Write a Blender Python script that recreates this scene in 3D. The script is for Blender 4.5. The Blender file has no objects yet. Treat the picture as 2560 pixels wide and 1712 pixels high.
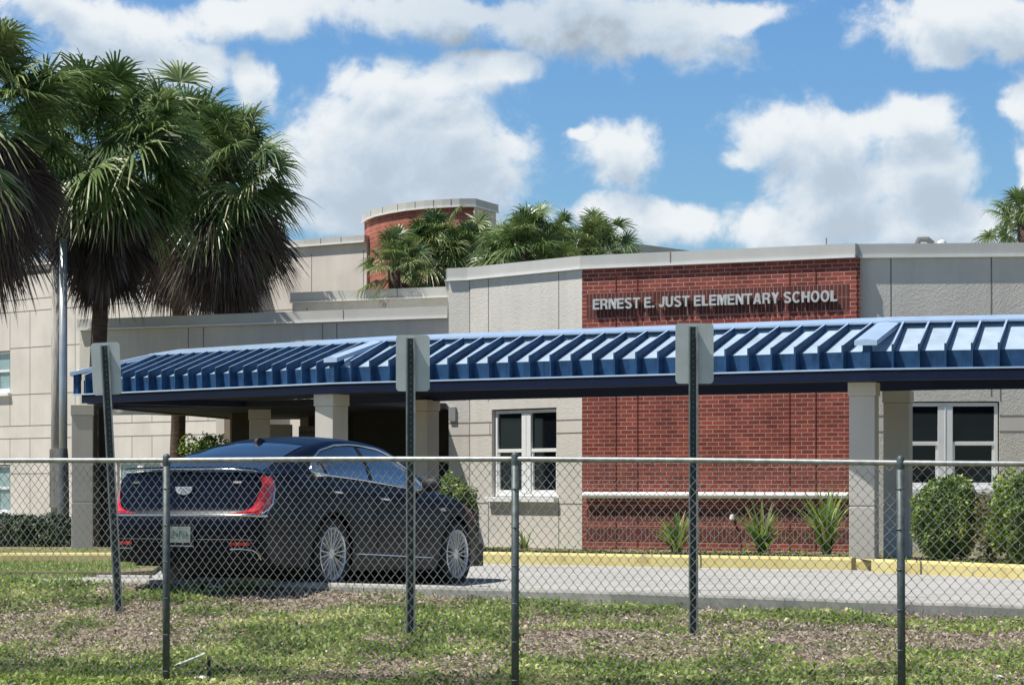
import bpy, math, random
import numpy as np
from mathutils import Vector, Matrix, noise as mnoise

R = math.radians
PI = math.pi
rng = np.random.default_rng(7)
random.seed(7)
SC = bpy.context.scene
COL = SC.collection

# ------------------------------------------------------------------ camera
F = 6600.0          # focal length in pixels of the 2560 px wide photograph
HOR = 1215.0        # horizon row
EYE = 1.05
cam_d = bpy.data.cameras.new("camera")
cam = bpy.data.objects.new("camera", cam_d)
COL.objects.link(cam)
cam.location = (0, 0, EYE)
cam.rotation_euler = (R(90), 0, 0)
cam_d.sensor_width = 36.0
cam_d.lens = F / 2560 * 36.0
cam_d.shift_y = (HOR - 856) / 2560
cam_d.clip_start = 0.5
cam_d.clip_end = 2000
SC.camera = cam

# ------------------------------------------------------------------ light
SUN = Vector((-0.50, -0.13, 1.0)).normalized()      # direction towards the sun
EL = math.asin(SUN.z)
sd = bpy.data.lights.new("sun", 'SUN')
sd.energy = 5.0
sd.angle = R(0.5)
sd.color = (1.0, 0.955, 0.89)
so = bpy.data.objects.new("sun", sd)
COL.objects.link(so)
so.rotation_euler = (-SUN).to_track_quat('-Z', 'Y').to_euler()
so.location = (-20, -5, 40)

SC.view_settings.view_transform = 'Standard'
SC.view_settings.look = 'None'
SC.view_settings.gamma = 1
SC.view_settings.exposure = 0.25
SC.view_settings.use_curve_mapping = False

# ------------------------------------------------------------------ sky with clouds (a function of direction only)
world = bpy.data.worlds.new("World")
SC.world = world
world.use_nodes = True
wn, wl = world.node_tree.nodes, world.node_tree.links
wn.clear()

def group_clouds():
    g = bpy.data.node_groups.new("cloud_density", 'ShaderNodeTree')
    g.interface.new_socket("P", in_out='INPUT', socket_type='NodeSocketVector')
    g.interface.new_socket("D", in_out='OUTPUT', socket_type='NodeSocketFloat')
    n, l = g.nodes, g.links
    gi = n.new('NodeGroupInput'); go = n.new('NodeGroupOutput')
    # warp
    w1 = n.new('ShaderNodeTexNoise'); w1.inputs['Scale'].default_value = 16; w1.inputs['Detail'].default_value = 5
    w1.inputs['Roughness'].default_value = .55
    l.new(gi.outputs[0], w1.inputs['Vector'])
    s1 = n.new('ShaderNodeVectorMath'); s1.operation = 'SUBTRACT'; s1.inputs[1].default_value = (.5, .5, .5)
    l.new(w1.outputs['Color'], s1.inputs[0])
    m1 = n.new('ShaderNodeVectorMath'); m1.operation = 'MULTIPLY_ADD'; m1.inputs[1].default_value = (.05, .04, 0)
    l.new(s1.outputs[0], m1.inputs[0]); l.new(gi.outputs[0], m1.inputs[2])
    P = m1.outputs[0]
    blobs = [  # px, py, rx, ry
        (230, 30, 330, 60), (640, 20, 400, 66), (1120, 5, 420, 62), (1420, 45, 360, 92), (1610, 62, 225, 92), (1850, 10, 170, 38),
        (300, 130, 200, 75), (480, 170, 110, 70), (640, 210, 75, 70),
        (960, 195, 90, 70), (1070, 240, 180, 62), (1240, 180, 110, 50), (980, 340, 270, 135), (830, 420, 210, 140),
        (1130, 430, 190, 130), (800, 540, 260, 80), (1240, 450, 90, 50),
        (1450, 325, 50, 32), (1520, 370, 115, 75), (1500, 530, 100, 48), (1660, 560, 110, 50),
        (1940, 340, 130, 95), (2060, 350, 150, 85), (2260, 300, 130, 55), (1860, 380, 80, 40), (2120, 450, 230, 120),
        (2300, 440, 150, 110), (1980, 560, 250, 85), (2330, 570, 260, 85), (2560, 300, 55, 70), (2580, 440, 50, 80),
        (2360, 80, 190, 75), (2540, 50, 150, 100), (2340, 140, 110, 60)]
    prev = None
    for (px, py, rx, ry) in blobs:
        c = ((px - 1280) / F, (HOR - py) / F)
        a, b = F / (rx * 1.18), F / (ry * 1.18)
        v = n.new('ShaderNodeVectorMath'); v.operation = 'MULTIPLY_ADD'
        v.inputs[1].default_value = (a, b, 0); v.inputs[2].default_value = (-c[0] * a, -c[1] * b, 0)
        l.new(P, v.inputs[0])
        le = n.new('ShaderNodeVectorMath'); le.operation = 'LENGTH'; l.new(v.outputs[0], le.inputs[0])
        if prev is None:
            prev = le.outputs['Value']
        else:
            mx = n.new('ShaderNodeMath'); mx.operation = 'SMOOTH_MIN'; mx.inputs[2].default_value = .18
            l.new(prev, mx.inputs[0]); l.new(le.outputs['Value'], mx.inputs[1]); prev = mx.outputs[0]
    inv = n.new('ShaderNodeMath'); inv.operation = 'SUBTRACT'; inv.inputs[0].default_value = 1.0; l.new(prev, inv.inputs[1])
    # generic clouds outside the framed region, so that reflections also see a broken sky
    w2 = n.new('ShaderNodeTexNoise'); w2.inputs['Scale'].default_value = 30; w2.inputs['Detail'].default_value = 12
    w2.inputs['Roughness'].default_value = .62; w2.inputs['Distortion'].default_value = .25
    l.new(gi.outputs[0], w2.inputs['Vector'])
    ad = n.new('ShaderNodeMath'); ad.operation = 'MULTIPLY_ADD'; ad.inputs[1].default_value = 2.3
    l.new(w2.outputs['Fac'], ad.inputs[0]); l.new(inv.outputs[0], ad.inputs[2])
    sb = n.new('ShaderNodeMath'); sb.operation = 'SUBTRACT'; sb.inputs[1].default_value = 1.15; l.new(ad.outputs[0], sb.inputs[0])
    w3 = n.new('ShaderNodeTexNoise'); w3.inputs['Scale'].default_value = 2.2; w3.inputs['Detail'].default_value = 7
    l.new(gi.outputs[0], w3.inputs['Vector'])
    g3 = n.new('ShaderNodeMath'); g3.operation = 'MULTIPLY_ADD'; g3.inputs[1].default_value = 5; g3.inputs[2].default_value = -2.75
    l.new(w3.outputs['Fac'], g3.inputs[0])
    le0 = n.new('ShaderNodeVectorMath'); le0.operation = 'LENGTH'; l.new(gi.outputs[0], le0.inputs[0])
    far = n.new('ShaderNodeMapRange'); far.inputs[1].default_value = .3; far.inputs[2].default_value = .6
    far.inputs[3].default_value = 0; far.inputs[4].default_value = 1; l.new(le0.outputs['Value'], far.inputs[0])
    mixf = n.new('ShaderNodeMix'); mixf.data_type = 'FLOAT'
    l.new(far.outputs[0], mixf.inputs[0]); l.new(sb.outputs[0], mixf.inputs[2]); l.new(g3.outputs[0], mixf.inputs[3])
    l.new(mixf.outputs[0], go.inputs[0])
    return g

tc = wn.new('ShaderNodeTexCoord')
sep = wn.new('ShaderNodeSeparateXYZ'); wl.new(tc.outputs['Generated'], sep.inputs[0])
ay = wn.new('ShaderNodeMath'); ay.operation = 'ABSOLUTE'; wl.new(sep.outputs[1], ay.inputs[0])
ay2 = wn.new('ShaderNodeMath'); ay2.operation = 'MAXIMUM'; ay2.inputs[1].default_value = .15; wl.new(ay.outputs[0], ay2.inputs[0])
du = wn.new('ShaderNodeMath'); du.operation = 'DIVIDE'; wl.new(sep.outputs[0], du.inputs[0]); wl.new(ay2.outputs[0], du.inputs[1])
dv = wn.new('ShaderNodeMath'); dv.operation = 'DIVIDE'; wl.new(sep.outputs[2], dv.inputs[0]); wl.new(ay2.outputs[0], dv.inputs[1])
uv = wn.new('ShaderNodeCombineXYZ'); wl.new(du.outputs[0], uv.inputs[0]); wl.new(dv.outputs[0], uv.inputs[1])
cg = group_clouds()
g1 = wn.new('ShaderNodeGroup'); g1.node_tree = cg; wl.new(uv.outputs[0], g1.inputs[0])
off = wn.new('ShaderNodeVectorMath'); off.operation = 'ADD'; off.inputs[1].default_value = (-.005, .0125, 0); wl.new(uv.outputs[0], off.inputs[0])
g2 = wn.new('ShaderNodeGroup'); g2.node_tree = cg; wl.new(off.outputs[0], g2.inputs[0])
dens = wn.new('ShaderNodeMapRange'); dens.interpolation_type = 'SMOOTHERSTEP'
dens.inputs[1].default_value = -.20; dens.inputs[2].default_value = .52; wl.new(g1.outputs[0], dens.inputs[0])
shad = wn.new('ShaderNodeMapRange'); shad.interpolation_type = 'SMOOTHSTEP'
shad.inputs[1].default_value = -.25; shad.inputs[2].default_value = 1.0; shad.inputs[4].default_value = .70; wl.new(g2.outputs[0], shad.inputs[0])
# thick low base of the upper cloud band
band = wn.new('ShaderNodeVectorMath'); band.operation = 'MULTIPLY_ADD'
bx, by = (1330 - 1280) / F, (HOR - 40) / F
band.inputs[1].default_value = (F / 560, F / 130, 0); band.inputs[2].default_value = (-bx * F / 560, -by * F / 130, 0)
wl.new(uv.outputs[0], band.inputs[0])
bl = wn.new('ShaderNodeVectorMath'); bl.operation = 'LENGTH'; wl.new(band.outputs[0], bl.inputs[0])
bmr = wn.new('ShaderNodeMapRange'); bmr.interpolation_type = 'SMOOTHSTEP'; bmr.inputs[1].default_value = 1.35; bmr.inputs[2].default_value = .1
bmr.inputs[3].default_value = 0; bmr.inputs[4].default_value = 1.0; wl.new(bl.outputs['Value'], bmr.inputs[0])
bsh = wn.new('ShaderNodeMath'); bsh.operation = 'MULTIPLY'; wl.new(bmr.outputs[0], bsh.inputs[0]); wl.new(shad.outputs[0], bsh.inputs[1])
mxs = wn.new('ShaderNodeMath'); mxs.operation = 'MULTIPLY_ADD'; mxs.inputs[1].default_value = .42
wl.new(bmr.outputs[0], mxs.inputs[0]); wl.new(shad.outputs[0], mxs.inputs[2])
ccol = wn.new('ShaderNodeValToRGB'); wl.new(mxs.outputs[0], ccol.inputs[0])
cr = ccol.color_ramp
cr.elements[0].position = 0; cr.elements[0].color = (.86, .90, .93, 1)
cr.elements[1].position = 1.0; cr.elements[1].color = (.36, .42, .48, 1)
e = cr.elements.new(.30); e.color = (.70, .78, .85, 1)
e = cr.elements.new(.60); e.color = (.55, .65, .76, 1)
sky = wn.new('ShaderNodeTexSky'); sky.sky_type = 'NISHITA'; sky.sun_disc = False
sky.sun_elevation = EL
sky.sun_rotation = math.atan2(SUN.x, SUN.y)
sky.air_density = 1.25; sky.dust_density = .35; sky.ozone_density = 2.2
hsv = wn.new('ShaderNodeHueSaturation'); hsv.inputs['Saturation'].default_value = 1.08; hsv.inputs['Value'].default_value = 1.0
wl.new(sky.outputs[0], hsv.inputs['Color'])
smul = wn.new('ShaderNodeMix'); smul.data_type = 'RGBA'; smul.blend_type = 'MULTIPLY'; smul.inputs[0].default_value = 1
SKYS = .13
tint = wn.new('ShaderNodeMapRange'); tint.inputs[1].default_value = .25; tint.inputs[2].default_value = .65
wl.new(sep.outputs[2], tint.inputs[0])
tcol = wn.new('ShaderNodeMix'); tcol.data_type = 'RGBA'
tcol.inputs[6].default_value = (.375, .55, .785, 1); tcol.inputs[7].default_value = (.36, .37, .38, 1)
wl.new(tint.outputs[0], tcol.inputs[0]); wl.new(tcol.outputs[2], smul.inputs[7])
wl.new(hsv.outputs[0], smul.inputs[6])
cmul = wn.new('ShaderNodeVectorMath'); cmul.operation = 'SCALE'; cmr = wn.new('ShaderNodeMapRange'); cmr.inputs[1].default_value = .25; cmr.inputs[2].default_value = .5
cmr.inputs[3].default_value = .84 / SKYS; cmr.inputs[4].default_value = .36 / SKYS; wl.new(sep.outputs[2], cmr.inputs[0]); wl.new(cmr.outputs[0], cmul.inputs['Scale'])
wl.new(ccol.outputs[0], cmul.inputs[0])
mixc = wn.new('ShaderNodeMix'); mixc.data_type = 'RGBA'
wl.new(dens.outputs[0], mixc.inputs[0]); wl.new(smul.outputs[2], mixc.inputs[6]); wl.new(cmul.outputs[0], mixc.inputs[7])
bg = wn.new('ShaderNodeBackground'); bg.inputs['Strength'].default_value = SKYS
wl.new(mixc.outputs[2], bg.inputs['Color'])
wo = wn.new('ShaderNodeOutputWorld'); wl.new(bg.outputs[0], wo.inputs['Surface'])

# ------------------------------------------------------------------ helpers
def PX(px, Y):
    return (px - 1280) / F * Y

def PZ(py, Y):
    return EYE + (HOR - py) / F * Y

def tag(o, label=None, cat=None, group=None, kind=None):
    if label: o['label'] = label
    if cat: o['category'] = cat
    if group: o['group'] = group
    if kind: o['kind'] = kind
    return o

def empty(name, loc=(0, 0, 0), label=None, cat=None, group=None, rot=(0, 0, 0)):
    o = bpy.data.objects.new(name, None)
    COL.objects.link(o)
    o.location = loc; o.rotation_euler = rot
    o.empty_display_size = .1
    return tag(o, label, cat, group)

class MB:
    def __init__(s):
        s.v = []; s.f = []; s.m = []; s.mi = 0
    def add(s, vs, fs):
        b = len(s.v)
        s.v.extend([tuple(p) for p in vs])
        for f in fs:
            s.f.append([b + i for i in f]); s.m.append(s.mi)
        return s
    def box(s, c, size, rz=0, rot=None):
        sx, sy, sz = [q / 2 for q in size]
        pts = [Vector((x, y, z)) for x in (-sx, sx) for y in (-sy, sy) for z in (-sz, sz)]
        M = rot if rot is not None else Matrix.Rotation(rz, 3, 'Z')
        pts = [M @ p + Vector(c) for p in pts]
        s.add(pts, [(0, 1, 3, 2), (4, 6, 7, 5), (0, 4, 5, 1), (2, 3, 7, 6), (0, 2, 6, 4), (1, 5, 7, 3)])
        return s
    def prism(s, poly, z0, z1):
        n = len(poly)
        vs = [(x, y, z0) for x, y in poly] + [(x, y, z1) for x, y in poly]
        fs = [list(range(n))[::-1], list(range(n, 2 * n))] + [(i, (i + 1) % n, n + (i + 1) % n, n + i) for i in range(n)]
        return s.add(vs, fs)
    def hull(s, A, B):
        """closed prism between two equal polygons of 3D points"""
        n = len(A)
        fs = [list(range(n))[::-1], list(range(n, 2 * n))] + [(i, (i + 1) % n, n + (i + 1) % n, n + i) for i in range(n)]
        return s.add(list(A) + list(B), fs)
    def tube(s, path, r, n=6, cap=True):
        path = [Vector(p) for p in path]
        rings = []
        up = Vector((0, 0, 1))
        for i, p in enumerate(path):
            a = path[max(0, i - 1)]; b = path[min(len(path) - 1, i + 1)]
            d = (b - a).normalized()
            x = d.cross(up)
            if x.length < 1e-3: x = d.cross(Vector((0, 1, 0)))
            x.normalize(); y = d.cross(x).normalized()
            rr = r[i] if isinstance(r, (list, tuple)) else r
            rings.append([p + (x * math.cos(2 * PI * k / n) + y * math.sin(2 * PI * k / n)) * rr for k in range(n)])
        vs = [q for rg in rings for q in rg]
        fs = []
        for i in range(len(path) - 1):
            for k in range(n):
                fs.append((i * n + k, i * n + (k + 1) % n, (i + 1) * n + (k + 1) % n, (i + 1) * n + k))
        if cap:
            fs.append(list(range(n))[::-1]); fs.append([(len(path) - 1) * n + k for k in range(n)])
        return s.add(vs, fs)
    def lathe(s, prof, c, n=24, axis='Z', M=None):
        """prof: (r, h)"""
        vs = []
        for r, h in prof:
            for k in range(n):
                a = 2 * PI * k / n
                p = Vector((r * math.cos(a), r * math.sin(a), h)) if axis == 'Z' else Vector((h, r * math.cos(a), r * math.sin(a)))
                vs.append((M @ p if M else p) + Vector(c))
        fs = []
        for i in range(len(prof) - 1):
            for k in range(n):
                fs.append((i * n + k, i * n + (k + 1) % n, (i + 1) * n + (k + 1) % n, (i + 1) * n + k))
        return s.add(vs, fs)
    def build(s, name, mats, parent=None, smooth=False, bevel=0, doubles=False):
        me = bpy.data.meshes.new(name)
        me.from_pydata(s.v, [], s.f)
        if not isinstance(mats, (list, tuple)): mats = [mats]
        for m in mats: me.materials.append(m)
        if len(mats) > 1: me.polygons.foreach_set('material_index', s.m)
        if doubles:
            import bmesh
            bm = bmesh.new(); bm.from_mesh(me); bmesh.ops.remove_doubles(bm, verts=bm.verts, dist=1e-4)
            bmesh.ops.recalc_face_normals(bm, faces=bm.faces); bm.to_mesh(me); bm.free()
        if smooth: me.polygons.foreach_set('use_smooth', [True] * len(me.polygons))
        me.update()
        o = bpy.data.objects.new(name, me)
        COL.objects.link(o)
        if parent: o.parent = parent
        if bevel:
            b = o.modifiers.new('bevel', 'BEVEL'); b.width = bevel; b.segments = 2; b.limit_method = 'ANGLE'
        return o

def np_mesh(name, V, Q, mat, parent=None, cols=None, smooth=False):
    """V (n,3) float, Q (m,k) int; cols (m,) per face random value"""
    me = bpy.data.meshes.new(name)
    m, k = Q.shape
    me.vertices.add(len(V)); me.vertices.foreach_set('co', V.astype(np.float32).ravel())
    me.loops.add(m * k); me.loops.foreach_set('vertex_index', Q.astype(np.int32).ravel())
    me.polygons.add(m)
    me.polygons.foreach_set('loop_start', np.arange(0, m * k, k, dtype=np.int32))
    me.polygons.foreach_set('loop_total', np.full(m, k, dtype=np.int32))
    if smooth: me.polygons.foreach_set('use_smooth', np.ones(m, dtype=bool))
    me.update(calc_edges=True)
    if cols is not None:
        at = me.attributes.new('var', 'FLOAT', 'FACE')
        at.data.foreach_set('value', cols.astype(np.float32))
    me.materials.append(mat)
    o = bpy.data.objects.new(name, me)
    COL.objects.link(o)
    if parent: o.parent = parent
    return o

# ------------------------------------------------------------------ materials
def mat(name, col, rough=.7, metal=0, var=.12, vscale=3, bump=0, bscale=40, bdist=.01, col2=None, coat=0, spec=.5, vdetail=6, stretch=None, transm=0, streak=0):
    m = bpy.data.materials.new(name); m.use_nodes = True
    n, l = m.node_tree.nodes, m.node_tree.links
    b = n['Principled BSDF']
    b.inputs['Roughness'].default_value = rough; b.inputs['Metallic'].default_value = metal
    b.inputs['Specular IOR Level'].default_value = spec
    b.inputs['Coat Weight'].default_value = coat
    t = n.new('ShaderNodeTexCoord')
    vec = t.outputs['Object']
    if stretch:
        mp = n.new('ShaderNodeMapping'); mp.inputs['Scale'].default_value = stretch; l.new(vec, mp.inputs[0]); vs = mp.outputs[0]
    else: vs = vec
    nz = n.new('ShaderNodeTexNoise'); nz.inputs['Scale'].default_value = vscale; nz.inputs['Detail'].default_value = vdetail
    nz.inputs['Roughness'].default_value = .62
    l.new(vs, nz.inputs['Vector'])
    r = n.new('ShaderNodeValToRGB'); l.new(nz.outputs['Fac'], r.inputs[0])
    c = Vector(col); c2 = Vector(col2) if col2 else c * (1 - var * 1.6)
    c1 = c if col2 else c * (1 + var * .7)
    r.color_ramp.elements[0].position = .3; r.color_ramp.elements[1].position = .7
    r.color_ramp.elements[0].color = (*c2, 1); r.color_ramp.elements[1].color = (*c1, 1)
    out = r.outputs[0]
    if streak:
        mp2 = n.new('ShaderNodeMapping'); mp2.inputs['Scale'].default_value = (7, 7, .35); l.new(vec, mp2.inputs[0])
        n3 = n.new('ShaderNodeTexNoise'); n3.inputs['Scale'].default_value = 2.5; n3.inputs['Detail'].default_value = 4; l.new(mp2.outputs[0], n3.inputs['Vector'])
        mr = n.new('ShaderNodeMapRange'); mr.inputs[1].default_value = .5; mr.inputs[2].default_value = .75
        mr.inputs[3].default_value = 1; mr.inputs[4].default_value = 1 - streak; l.new(n3.outputs['Fac'], mr.inputs[0])
        mm = n.new('ShaderNodeMix'); mm.data_type = 'RGBA'; mm.blend_type = 'MULTIPLY'; mm.inputs[0].default_value = 1
        l.new(out, mm.inputs[6]); l.new(mr.outputs[0], mm.inputs[7]); out = mm.outputs[2]
    l.new(out, b.inputs['Base Color'])
    if bump:
        nb = n.new('ShaderNodeTexNoise'); nb.inputs['Scale'].default_value = bscale; nb.inputs['Detail'].default_value = 5
        l.new(vec, nb.inputs['Vector'])
        bp = n.new('ShaderNodeBump'); bp.inputs['Strength'].default_value = bump; bp.inputs['Distance'].default_value = bdist
        l.new(nb.outputs['Fac'], bp.inputs['Height']); l.new(bp.outputs[0], b.inputs['Normal'])
    return m

def leaf_mat(name, ramp, rough=.5, transl=.25, spec=.4):
    m = bpy.data.materials.new(name); m.use_nodes = True
    n, l = m.node_tree.nodes, m.node_tree.links
    b = n['Principled BSDF']; b.inputs['Roughness'].default_value = rough; b.inputs['Specular IOR Level'].default_value = spec
    a = n.new('ShaderNodeAttribute'); a.attribute_name = 'var'
    r = n.new('ShaderNodeValToRGB'); l.new(a.outputs['Fac'], r.inputs[0])
    r.color_ramp.elements[0].position = ramp[0][0]; r.color_ramp.elements[0].color = (*ramp[0][1], 1)
    r.color_ramp.elements[1].position = ramp[-1][0]; r.color_ramp.elements[1].color = (*ramp[-1][1], 1)
    for p, c in ramp[1:-1]:
        e = r.color_ramp.elements.new(p); e.color = (*c, 1)
    l.new(r.outputs[0], b.inputs['Base Color'])
    if transl:
        tr = n.new('ShaderNodeBsdfTranslucent'); mx = n.new('ShaderNodeMixShader'); mx.inputs[0].default_value = transl
        l.new(r.outputs[0], tr.inputs['Color'])
        l.new(b.outputs[0], mx.inputs[1]); l.new(tr.outputs[0], mx.inputs[2]); l.new(mx.outputs[0], n['Material Output'].inputs['Surface'])
    return m

def stucco(name, col, coarse=True, var=.05):
    m = bpy.data.materials.new(name); m.use_nodes = True
    n, l = m.node_tree.nodes, m.node_tree.links
    b = n['Principled BSDF']; b.inputs['Roughness'].default_value = .9; b.inputs['Specular IOR Level'].default_value = 0
    t = n.new('ShaderNodeTexCoord'); vec = t.outputs['Object']
    nz = n.new('ShaderNodeTexNoise'); nz.inputs['Scale'].default_value = 1.1; nz.inputs['Detail'].default_value = 8; l.new(vec, nz.inputs['Vector'])
    mp = n.new('ShaderNodeMapping'); mp.inputs['Scale'].default_value = (3, 3, .3); l.new(vec, mp.inputs[0])
    ns = n.new('ShaderNodeTexNoise'); ns.inputs['Scale'].default_value = 2; ns.inputs['Detail'].default_value = 5; l.new(mp.outputs[0], ns.inputs['Vector'])
    mul = n.new('ShaderNodeMath'); mul.operation = 'MULTIPLY_ADD'; mul.inputs[1].default_value = .5 if coarse else .22; l.new(ns.outputs['Fac'], mul.inputs[0])
    hf = n.new('ShaderNodeMath'); hf.operation = 'MULTIPLY'; hf.inputs[1].default_value = .5 if coarse else .78; l.new(nz.outputs['Fac'], hf.inputs[0]); l.new(hf.outputs[0], mul.inputs[2])
    r = n.new('ShaderNodeValToRGB'); l.new(mul.outputs[0], r.inputs[0])
    c = Vector(col)
    r.color_ramp.elements[0].position = .36; r.color_ramp.elements[0].color = (*(c * (1 - var * 2.2)), 1)
    r.color_ramp.elements[1].position = .6; r.color_ramp.elements[1].color = (*(c * (1 + var)), 1)
    l.new(r.outputs[0], b.inputs['Base Color'])
    bp = n.new('ShaderNodeBump')
    if coarse:   # swirled trowel texture
        w = n.new('ShaderNodeTexNoise'); w.inputs['Scale'].default_value = 9; w.inputs['Detail'].default_value = 3; w.inputs['Distortion'].default_value = 1.6
        l.new(vec, w.inputs['Vector'])
        w2 = n.new('ShaderNodeTexNoise'); w2.inputs['Scale'].default_value = 26; w2.inputs['Detail'].default_value = 2; w2.inputs['Distortion'].default_value = 1.0
        l.new(vec, w2.inputs['Vector'])
        ab = n.new('ShaderNodeMath'); ab.operation = 'PINGPONG'; ab.inputs[1].default_value = .12; l.new(w.outputs['Fac'], ab.inputs[0])
        sm = n.new('ShaderNodeMath'); sm.operation = 'MULTIPLY_ADD'; sm.inputs[1].default_value = .35; l.new(w2.outputs['Fac'], sm.inputs[0]); l.new(ab.outputs[0], sm.inputs[2])
        l.new(sm.outputs[0], bp.inputs['Height']); bp.inputs['Strength'].default_value = .38; bp.inputs['Distance'].default_value = .045
    else:
        w = n.new('ShaderNodeTexNoise'); w.inputs['Scale'].default_value = 60; w.inputs['Detail'].default_value = 4; l.new(vec, w.inputs['Vector'])
        l.new(w.outputs['Fac'], bp.inputs['Height']); bp.inputs['Strength'].default_value = .15; bp.inputs['Distance'].default_value = .004
    l.new(bp.outputs[0], b.inputs['Normal'])
    return m

def brick(name, c1, c2, mortar, bw=.2032, rh=.0677, mort=.010, rot=False, msm=.1):
    """UV in metres"""
    m = bpy.data.materials.new(name); m.use_nodes = True
    n, l = m.node_tree.nodes, m.node_tree.links
    b = n['Principled BSDF']; b.inputs['Roughness'].default_value = .85; b.inputs['Specular IOR Level'].default_value = .2
    t = n.new('ShaderNodeUVMap')
    vec = t.outputs[0]
    br = n.new('ShaderNodeTexBrick')
    br.offset = 0 if rot else .5
    br.inputs['Scale'].default_value = 1
    br.inputs['Brick Width'].default_value = rh if rot else bw
    br.inputs['Row Height'].default_value = bw if rot else rh
    br.inputs['Mortar Size'].default_value = mort / 2
    br.inputs['Mortar Smooth'].default_value = msm
    br.inputs['Bias'].default_value = 0
    br.inputs['Color1'].default_value = (*c1, 1); br.inputs['Color2'].default_value = (*c2, 1); br.inputs['Mortar'].default_value = (*mortar, 1)
    l.new(vec, br.inputs['Vector'])
    nz = n.new('ShaderNodeTexNoise'); nz.inputs['Scale'].default_value = 1.6; nz.inputs['Detail'].default_value = 8; l.new(vec, nz.inputs['Vector'])
    mr = n.new('ShaderNodeMapRange'); mr.inputs[1].default_value = .3; mr.inputs[2].default_value = .7; mr.inputs[3].default_value = .72; mr.inputs[4].default_value = 1.15
    l.new(nz.outputs['Fac'], mr.inputs[0])
    nf = n.new('ShaderNodeTexNoise'); nf.inputs['Scale'].default_value = 55; nf.inputs['Detail'].default_value = 4; l.new(vec, nf.inputs['Vector'])
    mf = n.new('ShaderNodeMapRange'); mf.inputs[1].default_value = .3; mf.inputs[2].default_value = .7; mf.inputs[3].default_value = .75; mf.inputs[4].default_value = 1.2
    l.new(nf.outputs['Fac'], mf.inputs[0])
    m0 = n.new('ShaderNodeMath'); m0.operation = 'MULTIPLY'; l.new(mr.outputs[0], m0.inputs[0]); l.new(mf.outputs[0], m0.inputs[1])
    mm = n.new('ShaderNodeMix'); mm.data_type = 'RGBA'; mm.blend_type = 'MULTIPLY'; mm.inputs[0].default_value = 1
    l.new(br.outputs['Color'], mm.inputs[6]); l.new(m0.outputs[0], mm.inputs[7]); l.new(mm.outputs[2], b.inputs['Base Color'])
    bp = n.new('ShaderNodeBump'); bp.inputs['Strength'].default_value = .5; bp.inputs['Distance'].default_value = .008
    inv = n.new('ShaderNodeMath'); inv.operation = 'SUBTRACT'; inv.inputs[0].default_value = 1; l.new(br.outputs['Fac'], inv.inputs[1])
    l.new(inv.outputs[0], bp.inputs['Height']); l.new(bp.outputs[0], b.inputs['Normal'])
    return m

M = {}
M['stucco'] = stucco('stucco_coarse', (.62, .59, .53), var=.035)
M['stucco_s'] = stucco('stucco_smooth', (.62, .59, .53), False, var=.035)
M['stucco_far'] = stucco('stucco_far', (.66, .615, .55), False)
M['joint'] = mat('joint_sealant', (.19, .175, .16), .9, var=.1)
M['cap'] = stucco('parapet_metal', (.52, .515, .48), False, .04)
M['drip'] = mat('drip_edge', (.75, .75, .73), .5, var=.05)
M['brick'] = brick('red_brick', (.32, .080, .056), (.19, .045, .036), (.52, .36, .30), mort=.0095)
M['soldier'] = brick('brown_soldier_brick', (.15, .048, .04), (.10, .034, .03), (.33, .22, .185), rot=True, mort=.009)
M['tower_brick'] = brick('tower_brick', (.45, .155, .105), (.37, .12, .082), (.54, .34, .27), bw=.30, rh=.10, mort=.011)
M['brown'] = mat('brown_render', (.10, .08, .062), .85, var=.1, vscale=2)
M['darkwall'] = mat('dark_wall', (.035, .031, .026), .85, var=.15, vscale=2)  # near-black: shade of the recessed entry put into the wall colour
M['col'] = stucco('column_render', (.56, .53, .48), False)
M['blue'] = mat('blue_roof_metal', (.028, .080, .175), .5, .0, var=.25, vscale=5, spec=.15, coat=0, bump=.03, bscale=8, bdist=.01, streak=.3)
M['bluetop'] = mat('sunlit_blue_pan', (.50, .63, .74), .30, .0, var=.14, vscale=3, spec=1.0, coat=.6, bump=.03, bscale=6, bdist=.01)  # canopy blue made paler, sun and sky sheen put into the colour
M['cap_blue'] = mat('pale_blue_ridge', (.40, .53, .70), .35, .0, var=.08, vscale=3, spec=.8, coat=.3)  # paler copy of the roof blue, sunlight on upper faces painted in
M['navy'] = mat('navy_beam', (.005, .017, .075), .6, 0, var=.15, vscale=4)
M['soffit'] = mat('dark_soffit', (.02, .025, .045), .8, 0, var=.15)
M['white'] = mat('white_paint', (.80, .81, .80), .45, var=.04, vscale=6)
M['oldsteel'] = mat('weathered_dark_steel', (.105, .13, .13), .55, .35, var=.3, vscale=22, bump=.2, bscale=60, bdist=.002, streak=.3)
M['steel'] = mat('galvanised_steel', (.34, .355, .345), .5, .55, var=.22, vscale=18, bump=.15, bscale=60, bdist=.002, streak=.25)
M['wire'] = mat('galvanised_wire', (.43, .43, .39), .5, .2, var=.2, vscale=9)
M['alu'] = mat('sign_aluminium', (.55, .60, .58), .55, .25, var=.07, vscale=5, streak=.08)
M['greenpost'] = mat('dark_green_post', (.035, .055, .055), .45, .2, var=.3, vscale=14, streak=.3)
M['concrete'] = mat('kerb_concrete', (.42, .405, .365), .9, var=.22, vscale=5, bump=.3, bscale=50, bdist=.004)
M['litter_white'] = mat('white_plastic', (.75, .75, .72), .5, var=.1)
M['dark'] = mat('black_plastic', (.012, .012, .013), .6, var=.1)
M['glass_dark'] = mat('dark_window_glass', (.006, .008, .012), .03, 0, var=.3, vscale=1.2, spec=.4)
M['glass_teal'] = mat('reflecting_window_glass', (.30, .42, .42), .15, 0, var=.25, vscale=1.0, spec=.8)
M['letter'] = mat('letter_metal', (.56, .57, .55), .45, .3, var=.05)
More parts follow.
